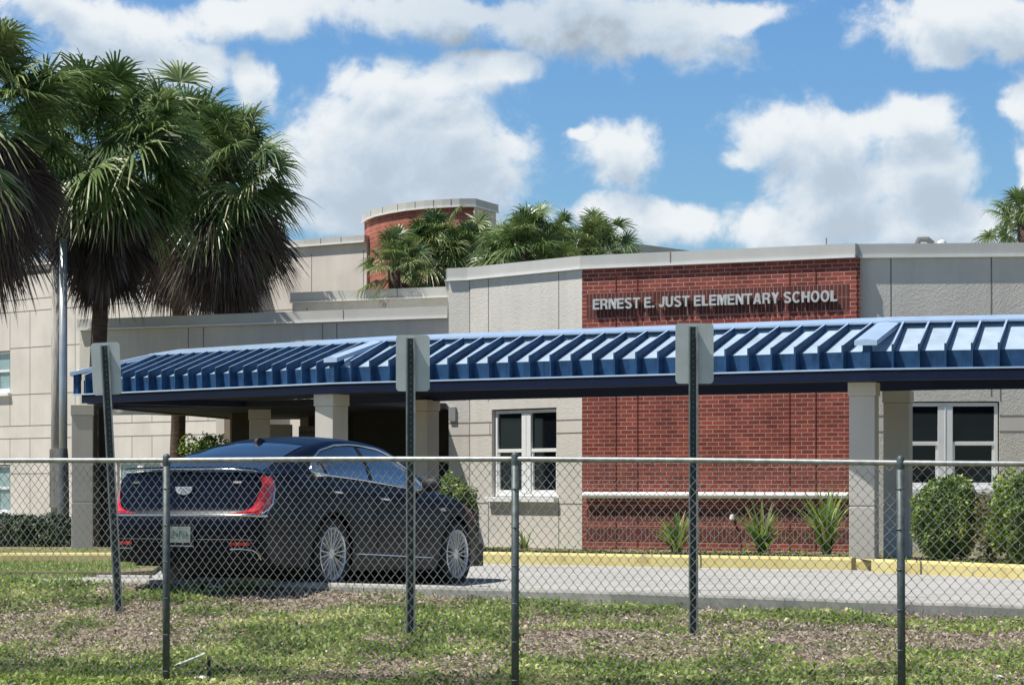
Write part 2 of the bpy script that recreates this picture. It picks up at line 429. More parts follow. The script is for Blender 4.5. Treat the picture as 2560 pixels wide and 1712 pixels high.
M['pole'] = mat('pole_metal', (.50, .54, .56), .35, .5, var=.12, vscale=4, streak=.15)
M['wood'] = mat('weathered_wood_pole', (.46, .43, .385), .9, var=.3, vscale=6, stretch=(6, 6, .5), bump=.4, bscale=30)
M['trunk'] = mat('palm_trunk', (.11, .075, .055), .95, var=.35, vscale=4, stretch=(1, 1, 7), bump=.6, bscale=22, bdist=.03)
M['bark'] = mat('shrub_stem', (.10, .075, .05), .95, var=.3)
M['palm'] = leaf_mat('palm_leaf', [(0, (.024, .052, .017)), (.35, (.065, .125, .034)), (.7, (.16, .235, .065)), (1, (.44, .44, .24))], .40, .22, .6)
M['palm_dead'] = leaf_mat('palm_dead_leaf', [(0, (.035, .026, .022)), (.5, (.085, .064, .054)), (.85, (.16, .125, .105)), (1, (.30, .24, .19))], .8, .08, .2)
M['shrub'] = leaf_mat('shrub_leaf', [(0, (.04, .08, .018)), (.5, (.11, .20, .035)), (.85, (.26, .36, .065)), (1, (.50, .52, .12))], .5, .18)
M['hedge'] = leaf_mat('hedge_leaf', [(0, (.010, .03, .010)), (.7, (.025, .06, .02)), (1, (.08, .14, .04))], .5, .15)
M['yellow_leaf'] = leaf_mat('yellowing_leaf', [(0, (.06, .09, .025)), (.4, (.14, .16, .05)), (.8, (.26, .22, .08)), (1, (.30, .17, .07))], .6, .2)
M['strap'] = leaf_mat('strap_leaf', [(0, (.07, .15, .03)), (.5, (.17, .29, .055)), (.85, (.36, .44, .09)), (1, (.60, .54, .24))], .45, .35)
M['weed'] = leaf_mat('weed_leaf', [(0, (.10, .14, .03)), (.35, (.20, .30, .062)), (.7, (.36, .45, .115)), (1, (.70, .68, .34))], .6, .3)
M['litter'] = leaf_mat('dry_leaf_litter', [(0, (.14, .11, .085)), (.4, (.38, .31, .25)), (.85, (.50, .43, .35)), (1, (.72, .66, .57))], .8, .05, .2)

# road concrete
def road_mat():
    m = mat('pale_concrete_road', (.43, .42, .395), .9, var=.10, vscale=1.2, bump=.15, bscale=80, bdist=.003, vdetail=10)
    n, l = m.node_tree.nodes, m.node_tree.links
    b = n['Principled BSDF']
    src = b.inputs['Base Color'].links[0].from_socket
    t = n.new('ShaderNodeTexCoord')
    mp = n.new('ShaderNodeMapping'); mp.inputs['Scale'].default_value = (.5, 2.6, 1); mp.inputs['Rotation'].default_value = (0, 0, .12); l.new(t.outputs['Object'], mp.inputs[0])
    s = n.new('ShaderNodeTexNoise'); s.inputs['Scale'].default_value = 1.4; s.inputs['Detail'].default_value = 6; l.new(mp.outputs[0], s.inputs['Vector'])
    mr = n.new('ShaderNodeMapRange'); mr.inputs[1].default_value = .54; mr.inputs[2].default_value = .70; mr.inputs[3].default_value = 1; mr.inputs[4].default_value = .60
    l.new(s.outputs['Fac'], mr.inputs[0])
    mm = n.new('ShaderNodeMix'); mm.data_type = 'RGBA'; mm.blend_type = 'MULTIPLY'; mm.inputs[0].default_value = 1
    l.new(src, mm.inputs[6]); l.new(mr.outputs[0], mm.inputs[7]); l.new(mm.outputs[2], b.inputs['Base Color'])
    return m
M['road'] = road_mat()

def yellow_mat():
    m = bpy.data.materials.new('worn_yellow_paint'); m.use_nodes = True
    n, l = m.node_tree.nodes, m.node_tree.links
    b = n['Principled BSDF']; b.inputs['Roughness'].default_value = .75
    t = n.new('ShaderNodeTexCoord')
    a = n.new('ShaderNodeTexNoise'); a.inputs['Scale'].default_value = 2.2; a.inputs['Detail'].default_value = 9; a.inputs['Roughness'].default_value = .7; l.new(t.outputs['Object'], a.inputs['Vector'])
    r = n.new('ShaderNodeValToRGB'); l.new(a.outputs['Fac'], r.inputs[0])
    cr = r.color_ramp
    cr.elements[0].position = .28; cr.elements[0].color = (.34, .27, .13, 1)
    cr.elements[1].position = .75; cr.elements[1].color = (.68, .60, .28, 1)
    e = cr.elements.new(.42); e.color = (.60, .50, .19, 1)
    sx_ = n.new('ShaderNodeSeparateXYZ'); l.new(t.outputs['Object'], sx_.inputs[0])
    pp = n.new('ShaderNodeMath'); pp.operation = 'PINGPONG'; pp.inputs[1].default_value = 1.22; l.new(sx_.outputs[0], pp.inputs[0])
    lt = n.new('ShaderNodeMath'); lt.operation = 'LESS_THAN'; lt.inputs[1].default_value = .010; l.new(pp.outputs[0], lt.inputs[0])
    ch = n.new('ShaderNodeTexNoise'); ch.inputs['Scale'].default_value = 9; ch.inputs['Detail'].default_value = 8; ch.inputs['Roughness'].default_value = .7; l.new(t.outputs['Object'], ch.inputs['Vector'])
    cg_ = n.new('ShaderNodeMapRange'); cg_.inputs[1].default_value = .62; cg_.inputs[2].default_value = .66; l.new(ch.outputs['Fac'], cg_.inputs[0])
    mc = n.new('ShaderNodeMix'); mc.data_type = 'RGBA'; mc.inputs[7].default_value = (.34, .31, .25, 1)
    l.new(cg_.outputs[0], mc.inputs[0]); l.new(r.outputs[0], mc.inputs[6])
    mj = n.new('ShaderNodeMix'); mj.data_type = 'RGBA'; mj.inputs[7].default_value = (.10, .085, .05, 1)
    l.new(lt.outputs[0], mj.inputs[0]); l.new(mc.outputs[2], mj.inputs[6]); l.new(mj.outputs[2], b.inputs['Base Color'])
    bp = n.new('ShaderNodeBump'); bp.inputs['Strength'].default_value = .4; bp.inputs['Distance'].default_value = .01
    l.new(ch.outputs['Fac'], bp.inputs['Height']); l.new(bp.outputs[0], b.inputs['Normal'])
    return m
M['yellow'] = yellow_mat()

def soil_mat():
    m = bpy.data.materials.new('dry_soil_and_turf'); m.use_nodes = True
    n, l = m.node_tree.nodes, m.node_tree.links
    b = n['Principled BSDF']; b.inputs['Roughness'].default_value = .95; b.inputs['Specular IOR Level'].default_value = .1
    t = n.new('ShaderNodeTexCoord')
    a = n.new('ShaderNodeTexNoise'); a.inputs['Scale'].default_value = 1.3; a.inputs['Detail'].default_value = 5; l.new(t.outputs['Object'], a.inputs['Vector'])
    f = n.new('ShaderNodeTexNoise'); f.inputs['Scale'].default_value = 28; f.inputs['Detail'].default_value = 6; l.new(t.outputs['Object'], f.inputs['Vector'])
    r1 = n.new('ShaderNodeValToRGB'); l.new(f.outputs['Fac'], r1.inputs[0])
    r1.color_ramp.elements[0].position = .3; r1.color_ramp.elements[0].color = (.16, .125, .09, 1)
    r1.color_ramp.elements[1].position = .7; r1.color_ramp.elements[1].color = (.40, .32, .25, 1)
    r2 = n.new('ShaderNodeValToRGB'); l.new(f.outputs['Fac'], r2.inputs[0])
    r2.color_ramp.elements[0].position = .3; r2.color_ramp.elements[0].color = (.09, .11, .035, 1)
    r2.color_ramp.elements[1].position = .7; r2.color_ramp.elements[1].color = (.26, .27, .11, 1)
    mr = n.new('ShaderNodeMapRange'); mr.inputs[1].default_value = .42; mr.inputs[2].default_value = .58; l.new(a.outputs['Fac'], mr.inputs[0])
    mm = n.new('ShaderNodeMix'); mm.data_type = 'RGBA'; l.new(mr.outputs[0], mm.inputs[0]); l.new(r1.outputs[0], mm.inputs[6]); l.new(r2.outputs[0], mm.inputs[7])
    l.new(mm.outputs[2], b.inputs['Base Color'])
    bp = n.new('ShaderNodeBump'); bp.inputs['Strength'].default_value = .7; bp.inputs['Distance'].default_value = .03
    l.new(f.outputs['Fac'], bp.inputs['Height']); l.new(bp.outputs[0], b.inputs['Normal'])
    return m
M['soil'] = soil_mat()

# ------------------------------------------------------------------ ground, road, kerbs
near = [(-16., 29.2, .06), (-9., 28.0, .08), (PX(87, 27.3), 27.3, .095), (PX(655, 26.4), 26.4, .10), (PX(1090, 25.5), 25.5, .09),
        (PX(1528, 24.9), 24.9, .07), (PX(2560, 24.5), 24.5, -.05), (9., 24.4, -.13), (18., 24.4, -.2)]
NX = [p[0] for p in near]; NY = [p[1] for p in near]; NZ = [p[2] for p in near]
def near_y(x): return float(np.interp(x, NX, NY))
def near_z(x): return float(np.interp(x, NX, NZ))
def road_near_z(x): return float(np.interp(x, [-16, -2.2, -.6, 1.5, 4.7, 9, 18], [0, 0, -.045, -.04, -.06, -.14, -.21]))
FD = Vector((.941, -.338))                     # fence direction
FO = Vector((.025, 20.71))
def fence_y(x): return FO.y + (x - FO.x) * FD.y / FD.x
kerb = [(-30, 35.6), (PX(0, 35.2), 35.2), (PX(280, 35.4), 35.4), (-2.6, 36.2), (PX(1190, 35.9), 35.9), (PX(1640, 34.4), 34.4), (PX(2128, 33.1), 33.1),
        (PX(2132, 33.5), 33.5), (PX(2172, 33.2), 33.2), (PX(2178, 32.3), 32.3), (PX(2350, 31.2), 31.2), (PX(2560, 29.8), 29.8), (8.2, 26.9), (14, 22.0)]
KX = [p[0] for p in kerb]; KY = [p[1] for p in kerb]
def kerb_y(x): return float(np.interp(x, KX, KY))

def smooth(t):
    t = max(0., min(1., t)); return t * t * (3 - 2 * t)

def bank_z(x, y):
    yc, zc = near_y(x), near_z(x) - float(np.interp(x, [-5, -2.8, -.7, 1, 6], [.03, .05, .10, .15, .12]))
    yf = fence_y(x)
    t = (yc - y) / max(.5, yc - yf)
    z = zc + (-.57 - zc) * (min(1, max(0, t)) if t < 1 else 1)
    if t > 1: z -= .16 * min(1, (t - 1) * 1.2)
    nz = mnoise.noise(Vector((x * 1.1, y * 1.1, 3.1))) * .035 + mnoise.noise(Vector((x * 3.3, y * 3.3, 9))) * .018
    return z + nz * min(1, max(0, t) * 8)

b = MB().add([(-400, -60, -1.05), (400, -60, -1.05), (400, 800, -1.05), (-400, 800, -1.05)], [(0, 1, 2, 3)])
tag(b.build('ground', M['soil']), kind='structure', label='flat ground reaching to the horizon under everything')

# grass bank grid
xs = np.concatenate([np.linspace(-40, -8, 17)[:-1], np.linspace(-8, 8, 129), np.linspace(8, 40, 17)[1:]])
def grid_surface(name, xs, yfun0, yfun1, ny, zf, m, label):
    V = []; 
    for x in xs:
        a, c = yfun0(x), yfun1(x)
        for j in range(ny):
            y = a + (c - a) * j / (ny - 1)
            V.append((x, y, zf(x, y)))
    nx = len(xs)
    Q = [(i * ny + j, (i + 1) * ny + j, (i + 1) * ny + j + 1, i * ny + j + 1) for i in range(nx - 1) for j in range(ny - 1)]
    o = np_mesh(name, np.array(V), np.array(Q), m, smooth=True)
    return tag(o, label=label, kind='structure')
grid_surface('grass_bank', xs, lambda x: 10., lambda x: near_y(x) - .02, 120, bank_z, M['soil'], 'sloping bank of soil and turf in front of the road')

def road_z(x, y):
    a, c = near_y(x), kerb_y(x)
    t = smooth((y - a) / max(.5, c - a))
    return road_near_z(x) * (1 - t)
grid_surface('road', xs, lambda x: near_y(x) + .1, lambda x: kerb_y(x) + .06, 20, road_z, M['road'], 'pale concrete driveway between the bank and the yellow kerb')

def bed_z(x, y):
    ky = kerb_y(x)
    return .13 - .11 * min(1, max(0, (y - ky - .2) / 7)) + mnoise.noise(Vector((x * 2, y * 2, 0))) * .012
grid_surface('planting_bed', xs, lambda x: kerb_y(x) + .12, lambda x: 75., 90, bed_z, M['soil'], 'planting bed ground between the yellow kerb and the school walls')

def sweep_kerb(name, pts, w, h0f, topf, m, label, mats=None):
    """pts (x,y); rounded kerb profile extruded along polyline"""
    P = [Vector((p[0], p[1])) for p in pts]
    prof_o = [(0, None), (.0, -.035), (.012, -.012), (.035, 0), (w - .03, 0), (w, -.02), (w, None)]
    V = []; Q = []
    for i, p in enumerate(P):
        a = P[max(0, i - 1)]; c = P[min(len(P) - 1, i + 1)]
        d = (c - a).normalized(); nn = Vector((-d.y, d.x))
        for (o, dz) in prof_o:
            z = h0f(p.x, p.y) if dz is None else topf(p.x, p.y) + dz
            V.append((p.x + nn.x * o, p.y + nn.y * o, z))
    k = len(prof_o)
    for i in range(len(P) - 1):
        for j in range(k - 1):
            Q.append((i * k + j, i * k + j + 1, (i + 1) * k + j + 1, (i + 1) * k + j))
    Q.append(tuple(range(k))[::-1]) if False else None
    mb = MB().add(V, [q for q in Q if q])
    mb.f.append(list(range(k))); mb.m.append(0)
    mb.f.append([(len(P) - 1) * k + j for j in range(k)][::-1]); mb.m.append(0)
    o = mb.build(name, m)
    return tag(o, label=label, kind='structure')

def densify(pts, step=.25, jit=.0):
    out = []
    for (a, c) in zip(pts[:-1], pts[1:]):
        L = math.hypot(c[0] - a[0], c[1] - a[1]); n = max(1, int(L / step))
        for i in range(n):
            t = i / n
            out.append(tuple(a[k] + (c[k] - a[k]) * t for k in range(len(a))))
    out.append(tuple(pts[-1]))
    if jit: out = [(p[0], p[1] + mnoise.noise(Vector((p[0] * 2, 0, 5))) * jit) + tuple(p[2:]) for p in out]
    return out
sweep_kerb('near_kerb', [p[:2] for p in densify(near[2:], .2)], .16, lambda x, y: near_z(x) - .45,
           lambda x, y: near_z(x) + mnoise.noise(Vector((x * 3, 1, 1))) * .008, M['concrete'], 'grey concrete kerb edge holding the driveway above the bank')
ki = 7
sweep_kerb('yellow_kerb', densify(kerb[0:7], .25), .17, lambda x, y: -.1, lambda x, y: .16, M['yellow'], 'yellow painted kerb along the planting bed')
sweep_kerb('yellow_kerb', densify([(PX(2124, 33.45), 33.45), (PX(2182, 33.1), 33.1)], .1), .17, lambda x, y: -.1, lambda x, y: .13, M['yellow'], 'short recessed yellow kerb piece below the right canopy column')
sweep_kerb('yellow_kerb', densify(kerb[9:], .25), .2, lambda x, y: -.15, lambda x, y: .16, M['yellow'], 'nearer yellow kerb bulging out below the right hand bushes')

# grass island at the left with two worn concrete edges
isl = [(-14, 31.0), (-4.55, 30.6), (-4.25, 31.2), (-4.5, 33.9), (-5.0, 34.2), (-14, 34.2)]
b = MB().prism(isl, -.05, .055)
tag(b.build('grass_island', M['soil']), kind='structure', label='small grass island at the left between kerb and driveway')
sweep_kerb('island_edge', densify([(PX(95, 28.6), 28.6), (PX(380, 28.3), 28.3)]), .14, lambda x, y: -.1, lambda x, y: .03, M['concrete'], 'worn pale concrete strip beside the grass island')
sweep_kerb('island_edge', densify([(PX(240, 30.2), 30.2), (PX(372, 30.1), 30.1)]), .12, lambda x, y: -.1, lambda x, y: .035, M['concrete'], 'second worn concrete strip along the island')

# worn parking block under the car
pb = MB()
A = Vector((PX(484, 26.95), 26.95)); Bp = Vector((PX(716, 26.75), 26.75))
d = (Bp - A).normalized(); nn = Vector((-d.y, d.x))
N = 14
for i in range(N):
    pass
prof = [(-.075, 0), (-.06, .10), (-.03, .125), (.03, .125), (.06, .10), (.075, 0)]
V = []; Fc = []
for i in range(N + 1):
    p = A.lerp(Bp, i / N)
    for (o, z) in prof:
        zz = z * (1 - .14 * abs(mnoise.noise(Vector((i * .9, z * 9, 2)))) - (.25 if i in (0,) else 0)) 
        V.append((p.x + nn.x * o, p.y + nn.y * o, zz + .005))
k = len(prof)
for i in range(N):
    for j in range(k):
        Fc.append((i * k + j, i * k + (j + 1) % k, (i + 1) * k + (j + 1) % k, (i + 1) * k + j))
        pb.m.append(1 if i > 5 else 0)
Fc.append(list(range(k))[::-1]); Fc.append([N * k + j for j in range(k)]); pb.m += [0, 1]
pb.v = V; pb.f = Fc
tag(pb.build('parking_block', [M['concrete'], M['yellow']]), 'chipped concrete parking block with worn yellow paint under the blue car', 'parking block')

# ------------------------------------------------------------------ walls
def uv_wall(o, org, d):
    me = o.data
    uvl = me.uv_layers.new(name='UVMap')
    for lp in me.loops:
        v = me.vertices[lp.vertex_index].co
        uvl.data[lp.index].uv = ((v.x - org[0]) * d[0] + (v.y - org[1]) * d[1], v.z)

def wall_panel(parent, A, B, z0, z1, m, holes=(), vj=(), hj=(), smooth_bands=(), thick=.22, name='wall', seg=None):
    """vertical wall from A to B (front face looks to the right-hand side of A->B i.e. towards camera for left->right);
    holes: (u0,u1,z0,z1); vj: (u, za, zb) vertical joints, hj: (z, ua, ub) horizontal joints; materials [m, joint, smooth]"""
    A = Vector(A); B = Vector(B); L = (B - A).length; d = (B - A) / L; n = Vector((d.y, -d.x))
    us = sorted(set([0, L] + [h[0] for h in holes] + [h[1] for h in holes]))
    zs = sorted(set([z0, z1] + [h[2] for h in holes] + [h[3] for h in holes] + [q for s in smooth_bands for q in s]))
    mb = MB()
    def pt(u, z, off=0): return (A.x + d.x * u + n.x * off, A.y + d.y * u + n.y * off, z)
    for u0, u1 in zip(us[:-1], us[1:]):
        for za, zb in zip(zs[:-1], zs[1:]):
            um, zm = (u0 + u1) / 2, (za + zb) / 2
            if any(h[0] < um < h[1] and h[2] < zm < h[3] for h in holes): continue
            mb.mi = 2 if any(s[0] < zm < s[1] for s in smooth_bands) else 0
            mb.add([pt(u0, za), pt(u1, za), pt(u1, zb), pt(u0, zb)], [(0, 1, 2, 3)])
    mb.mi = 0
    for h in holes:
        a, c, e, f = h
        for (q, r) in (((a, e), (c, e)), ((c, e), (c, f)), ((c, f), (a, f)), ((a, f), (a, e))):
            mb.add([pt(q[0], q[1]), pt(r[0], r[1]), pt(r[0], r[1], -thick), pt(q[0], q[1], -thick)], [(0, 3, 2, 1)])
    mb.add([pt(0, z0, -thick), pt(L, z0, -thick), pt(L, z1, -thick), pt(0, z1, -thick), pt(0, z0), pt(L, z0), pt(L, z1), pt(0, z1)],
           [(4, 7, 3, 0), (5, 1, 2, 6), (7, 6, 2, 3)] + ([(0, 3, 2, 1)] if not holes else []))
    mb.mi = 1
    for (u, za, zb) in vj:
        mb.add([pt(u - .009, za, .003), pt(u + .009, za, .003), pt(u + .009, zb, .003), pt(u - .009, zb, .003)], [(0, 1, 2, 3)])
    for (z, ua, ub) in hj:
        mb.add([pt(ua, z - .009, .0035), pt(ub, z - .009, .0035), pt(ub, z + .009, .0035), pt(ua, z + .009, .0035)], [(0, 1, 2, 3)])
    o = mb.build(name, [m, M['joint'], M['stucco_s']], parent)
    uv_wall(o, A, d)
    return o, (A, d, n, L)

def coping(parent, pts, z0, z1, out=.09, thick=.4, joints=(), name='parapet_cap', drip=True):
    """sheet-metal coping band along polyline pts, front offset 'out'"""
    P = [Vector(p) for p in pts]
    def offs(o):
        res = []
        for i, p in enumerate(P):
            if i == 0: d = (P[1] - P[0]).normalized(); n = Vector((d.y, -d.x)); res.append(p + n * o - d * o * 0)
            elif i == len(P) - 1: d = (P[-1] - P[-2]).normalized(); n = Vector((d.y, -d.x)); res.append(p + n * o)
            else:
                d1 = (P[i] - P[i - 1]).normalized(); d2 = (P[i + 1] - P[i]).normalized()
                n1 = Vector((d1.y, -d1.x)); n2 = Vector((d2.y, -d2.x)); m = (n1 + n2).normalized()
                res.append(p + m * (o / max(.3, m.dot(n1))))
        return res
    o1 = offs(out); i1 = offs(out - thick)
    mb = MB()
    for i in range(len(P) - 1):
        q = [o1[i], o1[i + 1], i1[i + 1], i1[i]]
        mb.prism([(v.x, v.y) for v in q], z0, z1)
    ob = mb.build(name, M['cap'], parent)
    if drip:
        o2 = offs(out + .022); i2 = offs(out - .04)
        mb = MB()
        for i in range(len(P) - 1):
            q = [o2[i], o2[i + 1], i2[i + 1], i2[i]]
            mb.prism([(v.x, v.y) for v in q], z0 - .035, z0 - .003)
        mb.build('drip_edge', M['drip'], parent)
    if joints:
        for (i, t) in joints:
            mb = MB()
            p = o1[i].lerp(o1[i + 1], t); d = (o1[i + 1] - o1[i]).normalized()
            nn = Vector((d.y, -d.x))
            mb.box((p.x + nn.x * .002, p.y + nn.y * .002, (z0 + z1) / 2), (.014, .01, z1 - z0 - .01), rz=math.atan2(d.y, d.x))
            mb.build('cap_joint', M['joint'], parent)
    return ob

def window(parent, fr, u0, u1, z0, z1, back=.10, glass='glass_dark', sill=True, mull=.34, name='window', bars=True, lower_in=True):
    """fr=(A,d,n,L) wall frame. double single-hung window"""
    A, d, n, L = fr
    ang = math.atan2(d.y, d.x)
    def pt(u, z, off): return (A.x + d.x * u + n.x * off, A.y + d.y * u + n.y * off, z)
    w = u1 - u0; h = z1 - z0
    mb = MB()
    ft = .055
    def bar(ua, ub, za, zb, off, dep):
        mb.box(pt((ua + ub) / 2, (za + zb) / 2, off), (ub - ua, dep, zb - za), rz=ang)
    bar(u0, u0 + ft, z0 + ft, z1 - ft, -back, .07); bar(u1 - ft, u1, z0 + ft, z1 - ft, -back, .07)
    bar(u0, u1, z1 - ft, z1, -back, .074); bar(u0, u1, z0, z0 + ft, -back, .074)
    cm = (u0 + u1) / 2
    mw = w * mull / 2.4
    bar(cm - mw / 2, cm + mw / 2, z0 + ft, z1 - ft, -back + .012, .07)
    bar(cm - .006, cm + .006, z0 + ft, z1 - ft, -back + .05, .012)
    zm = z0 + h * .53
    for (a, c) in ((u0 + ft, cm - mw / 2), (cm + mw / 2, u1 - ft)):
        bar(a, c, zm - .03, zm + .03, -back + .004, .055)
        bar(a, a + .035, z0 + ft, zm - .03, -back - .006, .05); bar(c - .035, c, z0 + ft, zm - .03, -back - .006, .05)
        bar(a + .035, c - .035, z0 + ft, z0 + ft + .05, -back - .006, .05)
    wo = mb.build(name, M['white'], parent, bevel=.004)
    for (a, c) in ((u0 + ft, cm - mw / 2), (cm + mw / 2, u1 - ft)):
        for (za, zb, o) in ((zm + .03, z1 - ft, -back - .005), (z0 + ft, zm - .03, -back - .02)):
            g = MB().box(pt((a + c) / 2, (za + zb) / 2, o), (c - a - .002, .008, zb - za - .002), rz=ang)
            g.build('pane', M[glass], wo)
    if sill:
        s = MB().box(pt((u0 + u1) / 2, z0 - .055, -.02), (w + .16, .26, .085), rz=ang)
        s.build('sill', M['white'], wo, bevel=.008)
    return wo

# ---- entrance block
EB = empty('school_building', (2.2, 44, 0), 'single storey entrance building with red brick panel, grey stucco walls and grey metal parapet band', 'building')
def local(o):   # children were given world coordinates
    return o
EBloc = Vector(EB.location)
def fix(root):
    for c in [o for o in bpy.data.objects if o.parent == root]:
        c.matrix_parent_inverse = Matrix.Translation(-Vector(root.location))
F0 = (-1.10, 45.9); F1 = (-.74, 45.7); F2 = (1.15, 43.4); F3 = (5.37, 41.17)
ZB, ZT = -.05, 4.64
# brick facade
BL = math.hypot(F3[0] - F2[0], F3[1] - F2[1])
wall_panel(EB, F0, F1, ZB, ZT, M['stucco'], hj=[(2.145, 0, .41), (1.93, 0, .41)], smooth_bands=[(1.93, 2.145)])
L12 = math.hypot(F2[0] - F1[0], F2[1] - F1[1])
W0, W1 = .62, 2.33
_, frs = wall_panel(EB, F1, F2, ZB, ZT, M['stucco'], holes=[(W0, W1, .86, 2.36)],
                    vj=[(.012, ZB, ZT), (W0 - .09, ZB, .80), (W0 - .09, 2.5, ZT), (W1 + .06, ZB, .80), (W1 + .06, 2.5, ZT), (W0 - .05, 1.93, 2.145)],
                    hj=[(2.145, 0, W0), (1.93, 0, W0), (2.145, W1, L12), (1.93, W1, L12), (.76, 0, W0 - .1), (.76, W1 + .07, L12)], smooth_bands=[(1.93, 2.145)])
window(EB, frs, W0 + .02, W1 - .02, .88, 2.34)
_, frb = wall_panel(EB, F2, F3, ZB, ZT, M['brick'])
A, d, n, L = frb
ang = math.atan2(d.y, d.x)
def bpt(u, z, off): return (A.x + d.x * u + n.x * off, A.y + d.y * u + n.y * off, z)
def brick_band(u0, u1, z0, z1, proud, m, nm):
    mb = MB().box(bpt((u0 + u1) / 2, (z0 + z1) / 2, proud / 2), (u1 - u0, proud, z1 - z0), rz=ang)
    o = mb.build(nm, m, EB); uv_wall(o, A, d)
    for q in o.data.uv_layers[0].data: q.uv = (q.uv[0], q.uv[1] - z0)
    return o
brick_band(.09, L - .12, 3.80, 4.21, .006, M['soldier'], 'soldier_course')
brick_band(.09, L - .12, .17, .373, .006, M['soldier'], 'soldier_course')
brick_band(.09, L - .12, .49, .693, .006, M['soldier'], 'soldier_course')
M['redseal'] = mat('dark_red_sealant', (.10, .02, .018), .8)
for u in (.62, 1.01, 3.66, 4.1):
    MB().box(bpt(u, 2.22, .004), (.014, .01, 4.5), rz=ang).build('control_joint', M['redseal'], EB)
# white ledge along the brick
mb = MB(); pr = []
mb.tube([bpt(.06, .905, .07), bpt(L - .10, .905, .07)], .052, 12)
mb.build('white_rail', M['white'], EB, smooth=False)
# right wall (set back a little)
G0 = (5.40, 41.28); G1 = (12.5, 40.62)
gl = math.hypot(G1[0] - G0[0], G1[1] - G0[1])
gd = Vector((G1[0] - G0[0], G1[1] - G0[1])) / gl
ru0 = (PX(2230, 41.2) - G0[0]) / gd.x; ru1 = (PX(2499, 41.05) - G0[0]) / gd.x
_, frg = wall_panel(EB, G0, G1, ZB, ZT, M['stucco'], holes=[(ru0, ru1, .98, 2.37)],
                    vj=[(.52, 2.45, ZT), (2.07, 2.45, ZT), (ru1 + .02, 2.37, 2.6), (4.2, ZB, ZT)],
                    hj=[(2.145, ru1, gl), (1.90, ru1, gl), (2.145, 0, ru0), (1.9, 0, ru0), (.78, ru1 + .05, gl)], smooth_bands=[(1.9, 2.145)])
window(EB, frg, ru0 + .02, ru1 - .02, 1.0, 2.35, back=.07)
# coping
coping(EB, [F0, F1, F2, F3], 4.645, 4.83, out=.05, joints=[(2, .34)])
coping(EB, [G0, G1], 4.645, 4.83, out=.05)
wall_panel(EB, (-1.2, 55), F0, ZB, ZT, M['stucco'])
coping(EB, [(-1.2, 55), F0], 4.645, 4.83, out=.05)
mb = MB().prism([(-1.0, 46), (-.6, 45.85), (1.3, 43.6), (5.5, 41.4), (12.4, 40.8), (12.4, 56), (-1.0, 56)], 4.5, 4.6)
mb.build('roof', M['cap'], EB)
# return of the brick block to the right wall and ends
mb = MB().box((5.40, 41.26, 2.2), (.06, .16, 4.84)); o = mb.build('wall', M['brick'], EB); uv_wall(o, (5.4, 41), (0, 1))
mb = MB().prism([(12.45, 40.7), (12.6, 40.7), (12.6, 56), (12.45, 56)], ZB, 4.6); mb.build('wall', M['stucco_s'], EB)
mb = MB().prism([(-1.2, 55.9), (12.6, 55.9), (12.6, 56.1), (-1.2, 56.1)], ZB, 4.6); mb.build('wall', M['stucco_s'], EB)
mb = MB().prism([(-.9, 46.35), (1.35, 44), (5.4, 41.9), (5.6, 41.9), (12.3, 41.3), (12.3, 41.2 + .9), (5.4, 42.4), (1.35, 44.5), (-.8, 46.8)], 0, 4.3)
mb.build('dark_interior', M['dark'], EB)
fix(EB)
# small grey plate on the stucco corner
pl = MB().box((-1.03, 45.84, 2.30), (.13, .04, .25), rz=-.5)
tag(pl.build('wall_plate', mat('grey_plate', (.30, .31, .31), .6), bevel=.004), 'small grey box high on the stucco corner left of the white window', 'electrical box')

# lettering
FONTOBJ = []
def text_mesh(txt, size, ext, name, m, parent=None, bold=.0):
    cu = bpy.data.curves.new('txt', 'FONT'); cu.body = txt; cu.size = size; cu.extrude = ext; cu.offset = bold
    cu.resolution_u = 3
    to = bpy.data.objects.new('txt', cu); COL.objects.link(to)
    dg = bpy.context.evaluated_depsgraph_get(); dg.update()
    me = bpy.data.meshes.new_from_object(to.evaluated_get(dg))
    bpy.data.objects.remove(to)
    me.name = name; me.materials.clear(); me.materials.append(m)
    o = bpy.data.objects.new(name, me); COL.objects.link(o)
    if parent: o.parent = parent
    xs_ = [v.co.x for v in me.vertices]
    return o, (min(xs_), max(xs_)) if xs_ else (0, 0)

LB = empty('building_sign', bpt(.2, 3.80, .0), 'raised grey metal letters spelling the school name on the brown brick band', 'lettering')
LB.rotation_euler = (R(90), 0, ang)
txt = "ERNEST E. JUST ELEMENTARY SCHOOL"
# letter positions along the wall: start px 1487, end px 2097
def u_of_px(px):
    # intersection of ray with wall
    k = (px - 1280) / F
    # A.x+d.x*u = k*(A.y+d.y*u)
    return (k * A.y - A.x) / (d.x - k * d.y)
us_, ue_ = u_of_px(1487), u_of_px(2097)
H = .172; SWD = .185          # cap height in metres, stroke width as a fraction of it
def stroke_outline(pts, w=SWD):
    P = [Vector(p) for p in pts]; Lf_, Rt_ = [], []
    for i, p in enumerate(P):
        t_ = (P[min(i + 1, len(P) - 1)] - P[max(i - 1, 0)]).normalized(); n_ = Vector((-t_.y, t_.x)) * w / 2
        Lf_.append(p + n_); Rt_.append(p - n_)
    return [tuple(q) for q in Lf_ + Rt_[::-1]]
def arc(cx, cy, rx, ry, a0, a1, n=12):
    return [(cx + rx * math.cos(R(a0 + (a1 - a0) * i / n)), cy + ry * math.sin(R(a0 + (a1 - a0) * i / n))) for i in range(n + 1)]
w_ = SWD; h_ = w_ / 2
def E_(W): return [[(0, 0), (W, 0), (W, w_), (w_, w_), (w_, .5 - h_ + .02), (W * .93, .5 - h_ + .02), (W * .93, .5 + h_ + .02), (w_, .5 + h_ + .02), (w_, 1 - w_), (W, 1 - w_), (W, 1), (0, 1)]]
